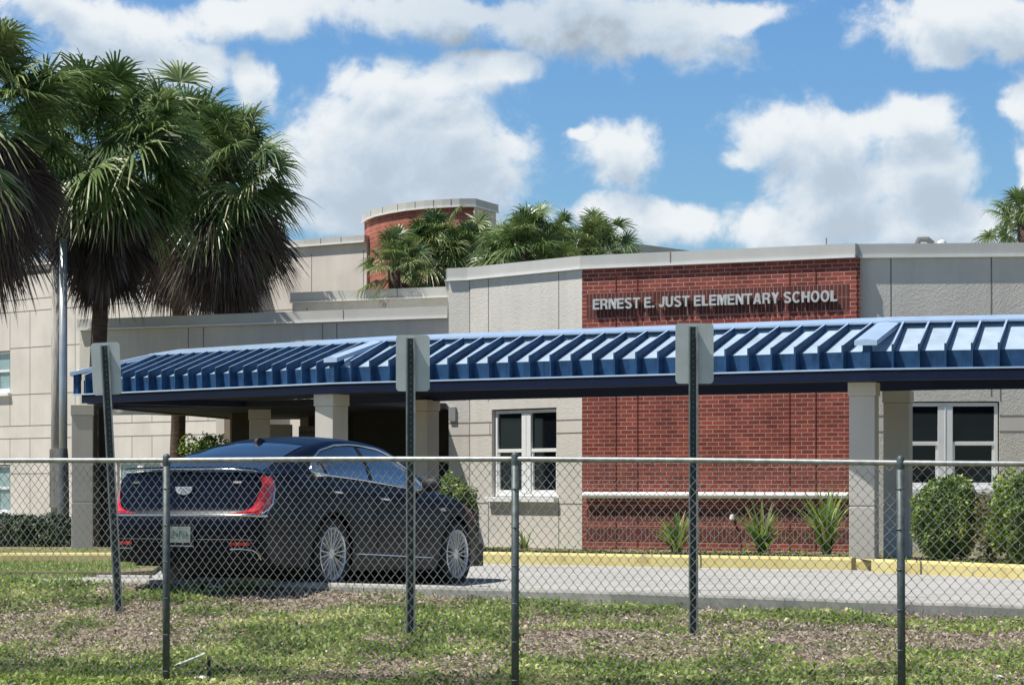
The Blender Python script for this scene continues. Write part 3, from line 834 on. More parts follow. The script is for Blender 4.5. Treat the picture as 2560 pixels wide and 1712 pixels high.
GLY = {
 'E': (.62, E_(.62)),
 'L': (.58, [[(0, 0), (.58, 0), (.58, w_), (w_, w_), (w_, 1), (0, 1)]]),
 'T': (.66, [[(.33 - h_, 0), (.33 + h_, 0), (.33 + h_, 1 - w_), (.66, 1 - w_), (.66, 1), (0, 1), (0, 1 - w_), (.33 - h_, 1 - w_)]]),
 'H': (.70, [[(0, 0), (w_, 0), (w_, .5 - h_), (.70 - w_, .5 - h_), (.70 - w_, 0), (.70, 0), (.70, 1), (.70 - w_, 1), (.70 - w_, .5 + h_), (w_, .5 + h_), (w_, 1), (0, 1)]]),
 'N': (.70, [[(0, 0), (w_, 0), (w_, .68), (.70 - w_ - .015, 0), (.70, 0), (.70, 1), (.70 - w_, 1), (.70 - w_, .32), (w_ + .015, 1), (0, 1)]]),
 'M': (.84, [[(0, 0), (w_, 0), (w_, .72), (.34, 0), (.50, 0), (.84 - w_, .72), (.84 - w_, 0), (.84, 0), (.84, 1), (.58, 1), (.42, .36), (.26, 1), (0, 1)]]),
 'A': (.74, [[(0, 0), (.20, 0), (.26, .20), (.48, .20), (.54, 0), (.74, 0), (.48, 1), (.26, 1)], [(.31, .36), (.37, .76), (.43, .36)]]),
 'Y': (.70, [[(.35 - h_, 0), (.35 + h_, 0), (.35 + h_, .40), (.70, 1), (.49, 1), (.35, .62), (.21, 1), (0, 1), (.35 - h_, .40)]]),
 'R': (.68, [[(0, 0), (w_, 0), (w_, .38), (.36, .38), (.46, .30), (.48, 0), (.69, 0), (.65, .34), (.56, .47)] + arc(.40, .72, .27, .28, -48, 90, 8) + [(0, 1)], [(w_, .54), (w_, .84)] + arc(.36, .69, .12, .15, 90, -90, 6)]),
 'U': (.68, [stroke_outline([(h_, 1)] + arc(.34, .36, .34 - h_, .36 - h_, 180, 360, 14) + [(.68 - h_, 1)])]),
 'J': (.56, [stroke_outline(arc(.28, .32, .28 - h_, .32 - h_, 195, 360, 12) + [(.56 - h_, 1)])]),
 'C': (.72, [stroke_outline(arc(.37, .5, .37 - h_, .53 - h_, 42, 318, 22))]),
 'O': (.76, [arc(.38, .5, .38, .53, 0, 345, 23), arc(.38, .5, .38 - w_, .53 - w_, 0, 345, 23)]),
 'S': (.66, [stroke_outline(arc(.33, .745, .24, .19, 20, 215, 12) + [(.24, .575), (.42, .46)] + arc(.33, .265, .24, .20, 35, -160, 12))]),
 '.': (.20, [[(0, 0), (.19, 0), (.19, .19), (0, .19)]]),
}
def glyph(ch):
    cu = bpy.data.curves.new('glyph', 'CURVE'); cu.dimensions = '2D'; cu.fill_mode = 'BOTH'; cu.extrude = .022
    for poly in GLY[ch][1]:
        sp_ = cu.splines.new('POLY'); sp_.points.add(len(poly) - 1); sp_.use_cyclic_u = True
        for i, q in enumerate(poly): sp_.points[i].co = (q[0] * H, q[1] * H, 0, 1)
    to_ = bpy.data.objects.new('glyph', cu); COL.objects.link(to_)
    dg = bpy.context.evaluated_depsgraph_get(); dg.update()
    me = bpy.data.meshes.new_from_object(to_.evaluated_get(dg)); bpy.data.objects.remove(to_)
    me.name = 'letter'; me.materials.clear(); me.materials.append(M['letter'])
    o = bpy.data.objects.new('letter', me); COL.objects.link(o); o.parent = LB
    return o
gap = .11; space = .30
tot = sum((GLY[c][0] + gap) if c != ' ' else space for c in txt) - gap
sx = (ue_ - us_) / (tot * H)
x = 0
for ch in txt:
    if ch == ' ': x += space; continue
    o = glyph(ch); o.scale = (sx, 1, 1); o.location = (us_ - .2 + x * H * sx, 0, .055)
    x += GLY[ch][0] + gap
LB.location = bpt(.2, 3.938, .0)

# ---- low wing with two stepped parapets
LW = empty('low_wing', (-4.5, 50, 0), 'low grey stucco wing with two stepped parapets behind the blue canopy, half in palm shade', 'building')
w1 = (PX(199, 52.2), 52.2); w2 = (-1.14, 48.3)
wl_ = math.hypot(w2[0] - w1[0], w2[1] - w1[1])
wd = Vector((w2[0] - w1[0], w2[1] - w1[1])) / wl_
wall_panel(LW, w1, w2, 2.45, 4.15, M['stucco'], vj=[((PX(806, 49.5) - w1[0]) / wd.x, 2.5, 4.1), ((PX(842, 49.4) - w1[0]) / wd.x, 2.5, 4.1), (2.6, 2.5, 4.1), (2.95, 2.5, 4.1)])
coping(LW, [w1, w2], 4.155, 4.34, out=.09, joints=[(0, .735)])
u1_ = (PX(731, 54), 54.0); u2_ = (-1.1, 52.3)
wall_panel(LW, u1_, u2_, 4.0, 4.82, M['stucco'], vj=[(.35, 4.1, 4.7)])
coping(LW, [u1_, u2_], 4.825, 5.0, out=.09, joints=[(0, .66)])
mb = MB().prism([(w1[0] + .1, w1[1] + .05), (w2[0], w2[1] + .05), (-1.1, 55.4), (-7.2, 55.4)], 3.95, 4.05); mb.build('roof', M['cap'], LW)
mb = MB().prism([(u1_[0], u1_[1] + .1), (-1.1, 52.4), (-1.1, 55.4), (u1_[0], 55.4)], 4.05, 4.74); mb.build('upper_block', M['stucco_s'], LW)
mb = MB().prism([(w1[0] + .1, w1[1] + .1), (w2[0], w2[1] + .1), (-1.1, 55.4), (-6.0, 55.4)], 2.50, 2.62); mb.build('soffit', M['brown'], LW)
# entry roof slab in front of it
mb = MB().prism([(-6.9, 45.5), (-5.45, 53.4), (-1.15, 53.4), (-1.15, 46.2), (-2.6, 43.2), (-4.7, 45.2)], 2.40, 2.50); mb.build('entry_ceiling', M['soffit'], LW)
mb = MB().prism([(-6.96, 45.4), (-5.5, 53.4), (-5.4, 53.4), (-6.86, 45.4)], 2.38, 2.515); mb.build('ceiling_edge', M['brown'], LW)
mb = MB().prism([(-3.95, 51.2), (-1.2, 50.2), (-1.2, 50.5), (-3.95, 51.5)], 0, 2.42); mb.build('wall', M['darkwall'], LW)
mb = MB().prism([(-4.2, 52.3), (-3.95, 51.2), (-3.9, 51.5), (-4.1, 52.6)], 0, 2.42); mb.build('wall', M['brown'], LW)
mb = MB().box((PX(702, 51), 51, 1.12), (.44, .15, 2.24)); mb.build('low_wall', M['col'], LW, bevel=.01)
mb = MB().box((PX(599, 49), 49, 1.2), (.33, .33, 2.42), rz=.2); mb.build('column', M['brown'], LW, bevel=.01)
mb = MB().box((PX(594, 48.6), 48.6, 2.53), (.58, .5, .15), rz=.2); mb.build('capital', M['brown'], LW, bevel=.01)
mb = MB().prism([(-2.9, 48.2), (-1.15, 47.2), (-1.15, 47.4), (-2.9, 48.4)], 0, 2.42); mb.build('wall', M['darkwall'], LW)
fix(LW)
# building sign in the entry
bs = empty('notice_board', (PX(772, 47.3), 47.3, 1.65), 'grey beige notice board reading BUILDING 1 in the dark entry', 'sign')
mb = MB().box((0, 0, 0), (.36, .03, .95)); mb.build('board', mat('board_grey', (.17, .155, .14), .8), bs)
o, _ = text_mesh('BUILDING', .085, .003, 'lettering', mat('board_ink', (.05, .06, .08), .6), bs); o.rotation_euler = (R(90), 0, 0); o.location = (-.17, -.02, .33); o.scale = (.8, 1, 1)
o, _ = text_mesh('1', .36, .003, 'lettering', M['dark'], bs, bold=.012); o.rotation_euler = (R(90), 0, 0); o.location = (-.07, -.02, -.05)

# ---- two storey building at the back with curved corner, tower, receding side
TS = empty('classroom_building', (-8, 66, 0), 'two storey beige panelled building behind the palms with windows at its left end', 'building')
def pY(px, Y): return (PX(px, Y), Y)
fl = (-6.89 - .7 * 13, 63.2 + .7 * 13); fc = (-6.89, 63.2)
# vertical joints at px
def along(px, A_, D_):
    k = (px - 1280) / F
    return (k * A_[1] - A_[0]) / (D_[0] - k * D_[1])
Lf = math.hypot(fc[0] - fl[0], fc[1] - fl[1]); Df = ((fc[0] - fl[0]) / Lf, (fc[1] - fl[1]) / Lf)
vjs = []
for px in (25, 75, 188, 240, 330, 380, 470, 520, -40, -90):
    u = along(px, fl, Df)
    if 0 < u < Lf:
        for (za, zb) in ((.1, 1.38), (1.62, 2.30), (2.63, 3.45), (3.45, 4.67), (4.67, 5.62)): vjs.append((u, za, zb))
uw0 = along(-52, fl, Df); uw1 = along(25, fl, Df)
ug0 = along(292, fl, Df); ug1 = along(402, fl, Df)
hs = [(uw0, uw1, 3.50, 4.62), (uw0, uw1, .30, 1.62), (ug0, ug1, .55, 1.68)]
hj = [(z, 0, Lf) for z in (1.38, 2.30, 2.63, 3.45, 4.67, 5.62, 5.93)]
hj = [(z, uw1 if z in (3.45, 4.67) else 0, Lf) for z, _, _ in hj]
hj = [(z, a, c) for z, a, c in hj if z != 1.38] + [(1.38, uw1, ug0), (1.38, ug1, Lf)]
_, frf = wall_panel(TS, fl, fc, ZB, 6.81, M['stucco_far'], holes=hs, vj=vjs, hj=hj)
window(TS, frf, uw0 + .02, uw1 - .02, 3.52, 4.60, glass='glass_teal', mull=.2)
window(TS, frf, uw0 + .02, uw1 - .02, .32, 1.60, glass='glass_teal', mull=.2)
window(TS, frf, ug0 + .02, ug1 - .02, .57, 1.66, glass='glass_teal', mull=.35)
# curved corner then right part
curve = [fc, (-6.75, 63.55), (-6.50, 63.95), (-6.15, 64.1), (-5.79, 63.95), (-4.7, 63.1), (-3.42, 62.1)]
for a_, c_ in zip(curve[:-1], curve[1:]):
    Lc = math.hypot(c_[0] - a_[0], c_[1] - a_[1])
    vj = []
    if a_[0] > -5 or c_[0] > -4.8:
        Dc = ((c_[0] - a_[0]) / Lc, (c_[1] - a_[1]) / Lc)
        for px in (779, 909):
            u = along(px, a_, Dc)
            if 0 < u < Lc: vj.append((u, 5.35, 6.6))
    wall_panel(TS, a_, c_, ZB, 6.81, M['stucco_far'], vj=vj, hj=[(5.30, 0, Lc), (4.82, 0, Lc)])
coping(TS, [fl] + curve, 6.815, 6.95, out=.08, joints=[(6, .15), (6, .55)])
# roof and closing walls behind
mb = MB().prism([fl, fc, (-6.15, 64.2), (-3.4, 62.3), (-.3, 62.2), (5.6, 69.8), (9, 80), (-17, 80)], 6.55, 6.66); mb.build('roof', M['cap'], TS)
mb = MB().prism([fl, (-17, 80), (-16.8, 80), (fl[0] + .2, fl[1])], ZB, 6.7); mb.build('wall', M['stucco_far'], TS)
mb = MB().prism([(-17, 80), (9, 80), (9, 80.2), (-17, 80.2)], ZB, 6.7); mb.build('wall', M['stucco_far'], TS)
fix(TS)
# tower
TW = empty('brick_tower', (-1.5, 61, 0), 'round pinkish red brick stair tower with grey cap rising behind the palms', 'building')
cpts = []
for px, Y in ((911, 63.0), (922, 62.2), (945, 61.4), (980, 60.7), (1020, 60.1), (1065, 59.7), (1110, 59.45), (1150, 59.3), (1185, 59.3)):
    cpts.append((PX(px, Y), Y))
mb = MB(); uu = 0; us = [0]
for a_, c_ in zip(cpts[:-1], cpts[1:]): us.append(us[-1] + math.hypot(c_[0] - a_[0], c_[1] - a_[1]))
for i in range(len(cpts) - 1):
    a_, c_ = cpts[i], cpts[i + 1]
    mb.add([(*a_, 0), (*c_, 0), (*c_, 7.34), (*a_, 7.34)], [(0, 1, 2, 3)])
to = mb.build('wall', M['tower_brick'], TW)
uvl = to.data.uv_layers.new(name='UVMap')
for p in to.data.polygons:
    for j, li in enumerate(p.loop_indices):
        i = p.index; u = us[i] if j in (0, 3) else us[i + 1]
        uvl.data[li].uv = (u, to.data.vertices[to.data.loops[li].vertex_index].co.z)
cl = cpts[-1]; cb = (PX(1240, 60.6), 60.6)
mb = MB().prism([cl, cb, (cb[0] - .3, 64), (cl[0] - .4, 61)], 0, 7.34); mb.build('wall', M['stucco_far'], TW)
coping(TW, cpts + [cb], 7.345, 7.5, out=.06, joints=[(k_, .5) for k_ in range(1, 7)])
mb = MB().prism([(p[0], p[1] + .05) for p in cpts] + [(cb[0], cb[1] + .05), (cb[0], 65), (cpts[0][0], 65)], 7.0, 7.2); mb.build('roof', M['cap'], TW)
fix(TW)
# receding side block right of the tower
RW = empty('rear_block', (2, 66, 0), 'grey shaded side of the rear block sloping away right of the brick tower', 'building')
ra = (PX(1236, 61.5), 61.5); rb = (PX(1840, 70.2), 70.2)
wall_panel(RW, ra, rb, ZB, 6.94, M['stucco_far'], thick=.3)
coping(RW, [ra, rb], 6.945, 7.13, out=.06)
mb = MB().prism([ra, rb, (rb[0], 78), (ra[0], 78)], 6.6, 6.7); mb.build('roof', M['cap'], RW)
fix(RW)

# ------------------------------------------------------------------ blue canopy
CN = empty('entrance_canopy', (0, 37, 0), 'long bent entrance canopy with blue standing seam metal roof on beige square columns', 'canopy')
cA = Vector((-7.15, 43.0)); cB = Vector((-2.61, 38.2)); cC = Vector((4.51, 33.6)); cDd = Vector((.955, -.297))
cE = cC + cDd * 6.0
nA = Vector((.727, .687))
cS = cA + nA * 3.3
LINE = [cS, cA, cB, cC, cE]
def offset_line(dd):
    res = []
    for i, p in enumerate(LINE):
        def nrm(a, c):
            q = (c - a).normalized(); return Vector((-q.y, q.x))
        if i == 0: n_ = nrm(LINE[0], LINE[1]); res.append(p + n_ * dd)
        elif i == len(LINE) - 1: n_ = nrm(LINE[-2], LINE[-1]); res.append(p + n_ * dd)
        else:
            n1 = nrm(LINE[i - 1], p); n2 = nrm(p, LINE[i + 1]); m_ = (n1 + n2).normalized()
            res.append(p + m_ * (dd / max(.35, m_.dot(n1))))
    return res
Z0, ZP, ZR = 2.55, 2.77, 2.850       # fascia bottom, pan top at the eave, rib top at the eave
PANW = 1.06; ZPI, ZRI = 3.165, 3.255
o0 = offset_line(0); o9 = offset_line(.125); oI = offset_line(PANW); oC0 = offset_line(.88); oC1 = offset_line(1.22)
oB = offset_line(3.35)
nseg = [9, 19, 25, 18]
for s in range(4):
    # pans: fascia + slope
    mb = MB()
    a9, b9, aI, bI = o9[s], o9[s + 1], oI[s], oI[s + 1]
    nsub = 12
    mb.add([(a9.x, a9.y, Z0), (b9.x, b9.y, Z0), (b9.x, b9.y, ZP), (a9.x, a9.y, ZP)], [(0, 1, 2, 3)])
    f1 = mb.build('fascia', M['blue'], CN)
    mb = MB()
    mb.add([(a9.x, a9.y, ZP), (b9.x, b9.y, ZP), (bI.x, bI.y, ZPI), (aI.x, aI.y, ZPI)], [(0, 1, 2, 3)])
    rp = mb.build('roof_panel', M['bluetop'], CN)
    # ribs run square to the eave
    p, q = LINE[s], LINE[s + 1]
    L = (q - p).length; dd = (q - p) / L; nn = Vector((-dd.y, dd.x))
    mb = MB(); hw = .013
    # limits by mitre: for along position u, max depth
    def mit(i):
        # miter vector at vertex i in (along, depth)
        v = oI[i] - LINE[i]
        return v.dot(dd) / PANW
    ms, me_ = mit(s), mit(s + 1)
    for k_ in range(nseg[s] + 1):
        u = L * k_ / nseg[s]
        if s in (1, 2) and k_ == 0: u += .03
        u = min(max(u, .02), L - .02)
        D = .90
        if ms > 0: D = min(D, (u) / ms) if u < ms * D else D
        if me_ < 0: D = min(D, (L - u) / -me_) if (L - u) < -me_ * D else D
        if D < .14: D = .14
        t = (D) / PANW
        prof = [(0, Z0), (0, ZR), (D, ZR + (ZRI - ZR) * t), (D, ZR + (ZRI - ZR) * t - .11), (.13, ZP - .01), (.13, Z0)]
        Aq = [(p.x + dd.x * (u - hw) + nn.x * e_, p.y + dd.y * (u - hw) + nn.y * e_, z) for e_, z in prof]
        Bq = [(p.x + dd.x * (u + hw) + nn.x * e_, p.y + dd.y * (u + hw) + nn.y * e_, z) for e_, z in prof]
        mb.hull(Aq, Bq)
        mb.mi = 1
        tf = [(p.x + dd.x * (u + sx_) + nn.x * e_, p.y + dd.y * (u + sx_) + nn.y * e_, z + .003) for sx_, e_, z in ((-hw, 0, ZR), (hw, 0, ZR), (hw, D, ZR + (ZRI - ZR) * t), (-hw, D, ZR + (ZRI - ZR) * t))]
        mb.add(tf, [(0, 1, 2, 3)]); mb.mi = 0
    rb_ = mb.build('seam_ribs', [M['blue'], M['cap_blue']], CN)
    tb = MB()      # each rib top carries a paler strip, sunlight put into its colour
    # drip edge
    mb = MB()
    a_, b_ = o0[s], o0[s + 1]; i0, i1 = o9[s], o9[s + 1]
    ox = offset_line(-.02)
    mb.prism([(ox[s].x, ox[s].y), (ox[s + 1].x, ox[s + 1].y), (i1.x, i1.y), (i0.x, i0.y)], Z0 - .022, Z0 - .002)
    mb.build('drip_edge', M['cap_blue'], CN)
    # ridge cap: sloped face overhanging the pans
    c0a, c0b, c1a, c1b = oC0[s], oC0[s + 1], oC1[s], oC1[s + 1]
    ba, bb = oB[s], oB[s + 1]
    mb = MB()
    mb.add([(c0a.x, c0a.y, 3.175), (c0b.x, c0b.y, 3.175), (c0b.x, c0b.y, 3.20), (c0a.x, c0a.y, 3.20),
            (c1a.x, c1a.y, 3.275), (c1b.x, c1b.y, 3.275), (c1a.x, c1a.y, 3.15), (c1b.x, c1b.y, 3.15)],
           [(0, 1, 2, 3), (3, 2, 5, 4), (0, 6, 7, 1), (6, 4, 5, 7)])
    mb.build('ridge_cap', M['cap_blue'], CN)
    # flat top + rear fascia + soffit
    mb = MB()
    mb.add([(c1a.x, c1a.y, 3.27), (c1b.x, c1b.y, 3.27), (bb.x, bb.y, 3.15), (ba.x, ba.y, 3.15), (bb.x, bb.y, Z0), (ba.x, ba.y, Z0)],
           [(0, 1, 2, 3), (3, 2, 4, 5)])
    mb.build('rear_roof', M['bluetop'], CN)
    mb = MB()
    s1, s2 = offset_line(.1)[s], offset_line(.1)[s + 1]; s3, s4 = offset_line(3.3)[s + 1], offset_line(3.3)[s]
    mb.prism([(v.x, v.y) for v in (s1, s2, s3, s4)], 2.50, 2.54)
    mb.build('soffit', M['soffit'], CN)
    for (da, db, z0_, z1_) in ((.10, .28, 2.40, 2.525), (3.05, 3.22, 2.38, 2.50)):
        v1, v2, v3, v4 = offset_line(da)[s], offset_line(da)[s + 1], offset_line(db)[s + 1], offset_line(db)[s]
        mb = MB().prism([(v.x, v.y) for v in (v1, v2, v3, v4)], z0_, z1_)
        mb.build('beam', M['navy'], CN)
# hip caps
for i, wcap in ((1, .11), (2, .13), (3, .15)):
    a_ = o0[i] + (o0[i] - oI[i]).normalized() * .03; c_ = oC0[i] + (oI[i] - o0[i]).normalized() * .12
    dv_ = (c_ - a_).normalized(); sv = Vector((-dv_.y, dv_.x)) * wcap
    za, zc = 2.90, 3.20
    mb = MB()
    A_ = [(a_.x - sv.x, a_.y - sv.y, za - .06), (a_.x - sv.x, a_.y - sv.y, za), (a_.x, a_.y, za + .02), (a_.x + sv.x, a_.y + sv.y, za), (a_.x + sv.x, a_.y + sv.y, za - .06)]
    C_ = [(c_.x - sv.x, c_.y - sv.y, zc - .06), (c_.x - sv.x, c_.y - sv.y, zc), (c_.x, c_.y, zc + .02), (c_.x + sv.x, c_.y + sv.y, zc), (c_.x + sv.x, c_.y + sv.y, zc - .06)]
    mb.hull(A_, C_)
    mb.build('hip_cap', M['cap_blue'], CN)
    # corner fascia post
    mb = MB().box((o0[i].x * .6 + o9[i].x * .4, o0[i].y * .6 + o9[i].y * .4, (Z0 + ZR) / 2), (.10, .10, ZR - Z0 - .01), rz=math.atan2(dv_.y, dv_.x))
    mb.build('corner_trim', M['blue'], CN)
# columns
cols = [((PX(206, 43.8), 43.8), R(8), .35), ((PX(829, 38.75), 38.75), R(-37), .345), ((PX(2160, 34.35), 34.35), R(-17), .335),
        ((PX(2245, 37.3), 37.3), R(-17), .36), ((PX(649, 46.4), 46.4), R(8), .35), ((PX(1064, 41.3), 41.3), R(-37), .30), (tuple(cC + cDd * 5.2 + Vector((.1, .3))), R(-17), .34)]
for (p, rz, w) in cols:
    z0 = bed_z(*p) - .05
    mb = MB()
    mb.box((p[0], p[1], (z0 + .78) / 2), (w, w, .78 - z0), rz=rz)
    mb.box((p[0], p[1], (.80 + 2.22) / 2), (w, w, 2.22 - .80), rz=rz)
    mb.box((p[0], p[1], .79), (w - .016, w - .016, .03), rz=rz)
    c_ = mb.build('column', M['col'], CN, bevel=.008)
    MB().box((p[0], p[1], 2.31), (w + .03, w + .03, .175), rz=rz).build('capital', M['col'], c_, bevel=.008)
fix(CN)
for o in list(bpy.data.objects):
    if o.parent and o.parent.name.startswith('column') and o.name.startswith('capital'):
        o.matrix_parent_inverse = Matrix.Identity(4)

# tall plain dark panel beside the leftmost column
mb = MB().box((PX(258, 44.8), 44.8, 1.2), (.30, .10, 2.42)); mb.box((PX(247, 44.7), 44.7, 1.2), (.03, .13, 2.42))
tag(mb.build('dark_panel', M['darkwall'], bevel=.005), 'tall dark panel standing right beside the leftmost canopy column', 'panel')

# ------------------------------------------------------------------ vegetation generators
def fan_fronds(center, R0, n_f, el_rng, seed, petiole=.60, leaf=.52, nl=30, width=.026, droop=.48, dead=False, az_rng=(0, 2 * PI)):
    """returns V,Q,var arrays for costapalmate fronds"""
    g = np.random.default_rng(seed)
    Vs = []; Qs = []; Cs = []; base = 0
    for f in range(n_f):
        az = az_rng[0] + (az_rng[1] - az_rng[0]) * ((f * .618034) % 1) + g.normal(0, .15)
        el = R(el_rng[0]) + (R(el_rng[1]) - R(el_rng[0])) * g.random()
        D = np.array([math.cos(az) * math.cos(el), math.sin(az) * math.cos(el), math.sin(el)])
        up = np.array([0, 0, 1.]); side = np.cross(D, up); side /= np.linalg.norm(side) + 1e-6
        nrm = np.cross(side, D)
        tw = g.normal(0, .5 if not dead else .9)
        side2 = side * math.cos(tw) + nrm * math.sin(tw)
        nrm2 = np.cross(side2, D)
        pl = R0 * petiole * g.uniform(.75, 1.15)
        sag = np.array([0, 0, -1.]) * (.10 if not dead else .12) * R0
        c0 = np.array(center) + np.array([g.normal(0, .05), g.normal(0, .05), g.normal(0, .12)]) * R0
        end = c0 + D * pl + sag * .6
        fv = g.random()
        # petiole strip
        wv = side2 * .018
        Vs.append(np.array([c0 - wv, c0 + wv, end + wv * .7, end - wv * .7])); Qs.append([[base, base + 1, base + 2, base + 3]]); Cs.append([.55 * fv + .3]); base += 4
        LL = R0 * leaf * g.uniform(.8, 1.15)
        spread = R(g.uniform(95, 140)) if not dead else R(g.uniform(25, 60))
        for k in range(nl):
            t = (k + .5) / nl * 2 - 1
            a = t * spread
            ld = D * math.cos(a) + side2 * math.sin(a)
            ld = ld + nrm2 * (.28 * abs(t) + g.normal(0, .05))   # folded fan
            ld /= np.linalg.norm(ld)
            l = LL * (1 - .25 * abs(t) ** 2) * g.uniform(.85, 1.08)
            start = end - D * .12 * R0 * (1 - abs(t)) * 0 
            wdir = np.cross(ld, nrm2); wdir /= np.linalg.norm(wdir) + 1e-6
            wdir = wdir * math.cos(.6 * t) + nrm2 * math.sin(.6 * t + (.35 if k % 2 else -.35))
            ts = (0, .35, .7, 1.0)
            ws = (.55, 1.0, .62, .06)
            pts = []
            for tt, ww in zip(ts, ws):
                p = start + ld * l * tt + np.array([0, 0, -1.]) * droop * l * tt ** 2.4 * g.uniform(.8, 1.2)
                pts.append(p - wdir * width * ww / 2 * R0); pts.append(p + wdir * width * ww / 2 * R0)
            Vs.append(np.array(pts))
            Qs.append([[base + 2 * i, base + 2 * i + 1, base + 2 * i + 3, base + 2 * i + 2] for i in range(3)])
            cv = np.clip(.25 + .5 * fv + g.normal(0, .12), 0, 1)
            Cs.append([cv, cv, min(1, cv + .10)]); base += 8
    return np.concatenate(Vs), np.concatenate([np.array(q) for q in Qs]), np.concatenate([np.array(c) for c in Cs])

def palm(base, crown, R0, n_green, n_dead, seed, label, group, trunk_r=.15, skirt=True, greenel=(-35, 85), skirt_len=.95, dead_az=None):
    o = empty('palm_tree', base, label, 'palm tree', group)
    b = Vector(base); c = Vector(crown)
    # trunk
    path = []
    for i in range(15):
        t = i / 14
        p = b.lerp(c, t); p.x += math.sin(t * PI) * .05
        path.append(p - b)
    g = random.Random(seed)
    rr = [trunk_r * (1.12 - .18 * (i / 14)) * g.uniform(.96, 1.05) for i in range(15)]
    MB().tube(path, rr, 12).build('trunk', M['trunk'], o, smooth=True)
    cc = tuple(c - b)
    V1, Q1, C1 = fan_fronds(cc, R0, n_green, greenel, seed)
    np_mesh('crown', V1, Q1, M['palm'], o, C1)
    if skirt:
        V2, Q2, C2 = fan_fronds((cc[0], cc[1], cc[2] - .10 * R0), R0, n_dead, (-86, -38), seed + 50, petiole=.42, leaf=skirt_len * .62, nl=26, width=.022, droop=.35, dead=True)
        V3, Q3, C3 = fan_fronds((cc[0], cc[1], cc[2] - .32 * R0), R0, int(n_dead * .9), (-88, -62), seed + 90, petiole=.38, leaf=skirt_len * .62, nl=26, width=.022, droop=.3, dead=True)
        Q3 = Q3 + len(V2)
        np_mesh('dead_frond_skirt', np.concatenate([V2, V3]), np.concatenate([Q2, Q3]), M['palm_dead'], o, np.concatenate([C2, C3]))
    return o

GP = 'tall cabbage palms at the left'
def pal(px, Y, cpx, cpy, R0, ng, nd, seed, label, **k):
    return palm((PX(px, Y), Y, 0), (PX(cpx, Y), Y, PZ(cpy, Y)), R0, ng, nd, seed, label, GP, **k)
pal(-70, 46, -50, 275, 2.05, 66, 70, 11, 'tall palm cut off by the left edge with brown hanging skirt', skirt_len=.98, greenel=(-50, 85))
pal(218, 50.6, 262, 385, 2.2, 84, 84, 21, 'broad bright green palm with dark trunk in front of the low wing', skirt_len=.62, greenel=(-50, 85))
pal(437, 56, 450, 400, 2.05, 66, 90, 31, 'palm with trunk rising behind the low wing parapet, second from right of the tall group', skirt_len=.85, greenel=(-45, 85))
pal(640, 54.5, 560, 440, 1.78, 76, 90, 41, 'rightmost tall palm of the group with fronds reaching over the building corner', skirt_len=1.18, greenel=(-60, 85))
GS = 'shorter palms behind the entrance building parapet'
def pal2(cpx, cpy, Y, R0, ng, seed, label, el=(-30, 85), nd=12):
    return palm((PX(cpx, Y), Y, 0), (PX(cpx, Y), Y, PZ(cpy, Y)), R0, ng, nd, seed, label, GS, trunk_r=.13, greenel=el, skirt_len=.6)
pal2(985, 672, 53.2, .85, 46, 61, 'lowest palm at the left end in front of the brick tower', nd=14)
pal2(1085, 633, 55.5, 1.10, 60, 62, 'palm in front of the middle of the brick tower', el=(-45, 85), nd=14)
pal2(1185, 650, 57.0, 1.12, 60, 63, 'small palm just below the right edge of the brick tower', el=(-45, 85))
pal2(1310, 632, 52.5, 1.15, 66, 64, 'upright bright palm against the sky right of the tower', el=(-40, 88))
pal2(1405, 652, 54, 1.05, 56, 66, 'small palm between two taller ones behind the parapet', el=(-40, 88))
pal2(1495, 642, 53, 1.0, 54, 65, 'rightmost of the short palms with fronds over the receding roofline', el=(-35, 88))
tag(palm((PX(2560, 50), 50, 0), (PX(2560, 50), 50, PZ(560, 50)), .95, 34, 8, 70, 'lone palm crown at the far right edge above the parapet', None, trunk_r=.13, skirt_len=.6))

def leaf_cloud(n, center, rad, size, seed, shell=.5, noise_amp=.18, flat=False, bottom=-1.0):
    g = np.random.default_rng(seed)
    D = g.normal(size=(n, 3)); D /= np.linalg.norm(D, axis=1)[:, None]
    r = (1 - shell) + shell * g.random(n) ** .5
    amp = np.array([mnoise.noise(Vector((d_[0] * 2.2 + seed, d_[1] * 2.2, d_[2] * 2.2))) for d_ in D])
    r = r * (1 + noise_amp * 2 * amp)
    if flat:   # boxy hedge
        p = 4.0
        rr = (np.abs(D[:, 0]) ** p + np.abs(D[:, 1]) ** p + np.abs(D[:, 2]) ** p) ** (1 / p)
        D = D / rr[:, None]
    P = np.array(center) + D * r[:, None] * np.array(rad)
    P[:, 2] = np.maximum(P[:, 2], center[2] + bottom * rad[2])
    U = g.normal(size=(n, 3)) + D * .2; U /= np.linalg.norm(U, axis=1)[:, None]
    W = np.cross(U, g.normal(size=(n, 3)) + D * 1.2); W /= np.linalg.norm(W, axis=1)[:, None]
    s = size * g.uniform(.6, 1.3, n)
    a = P - U * s[:, None]; c = P + U * s[:, None]
    b_ = P + W * s[:, None] * .5 ; d_ = P - W * s[:, None] * .5
    V = np.stack([a, b_, c, d_], 1).reshape(-1, 3)
    Q = np.arange(n * 4).reshape(n, 4)
    C = np.clip(.45 + .55 * amp + g.normal(0, .22, n), 0, 1)
    return V, Q, C

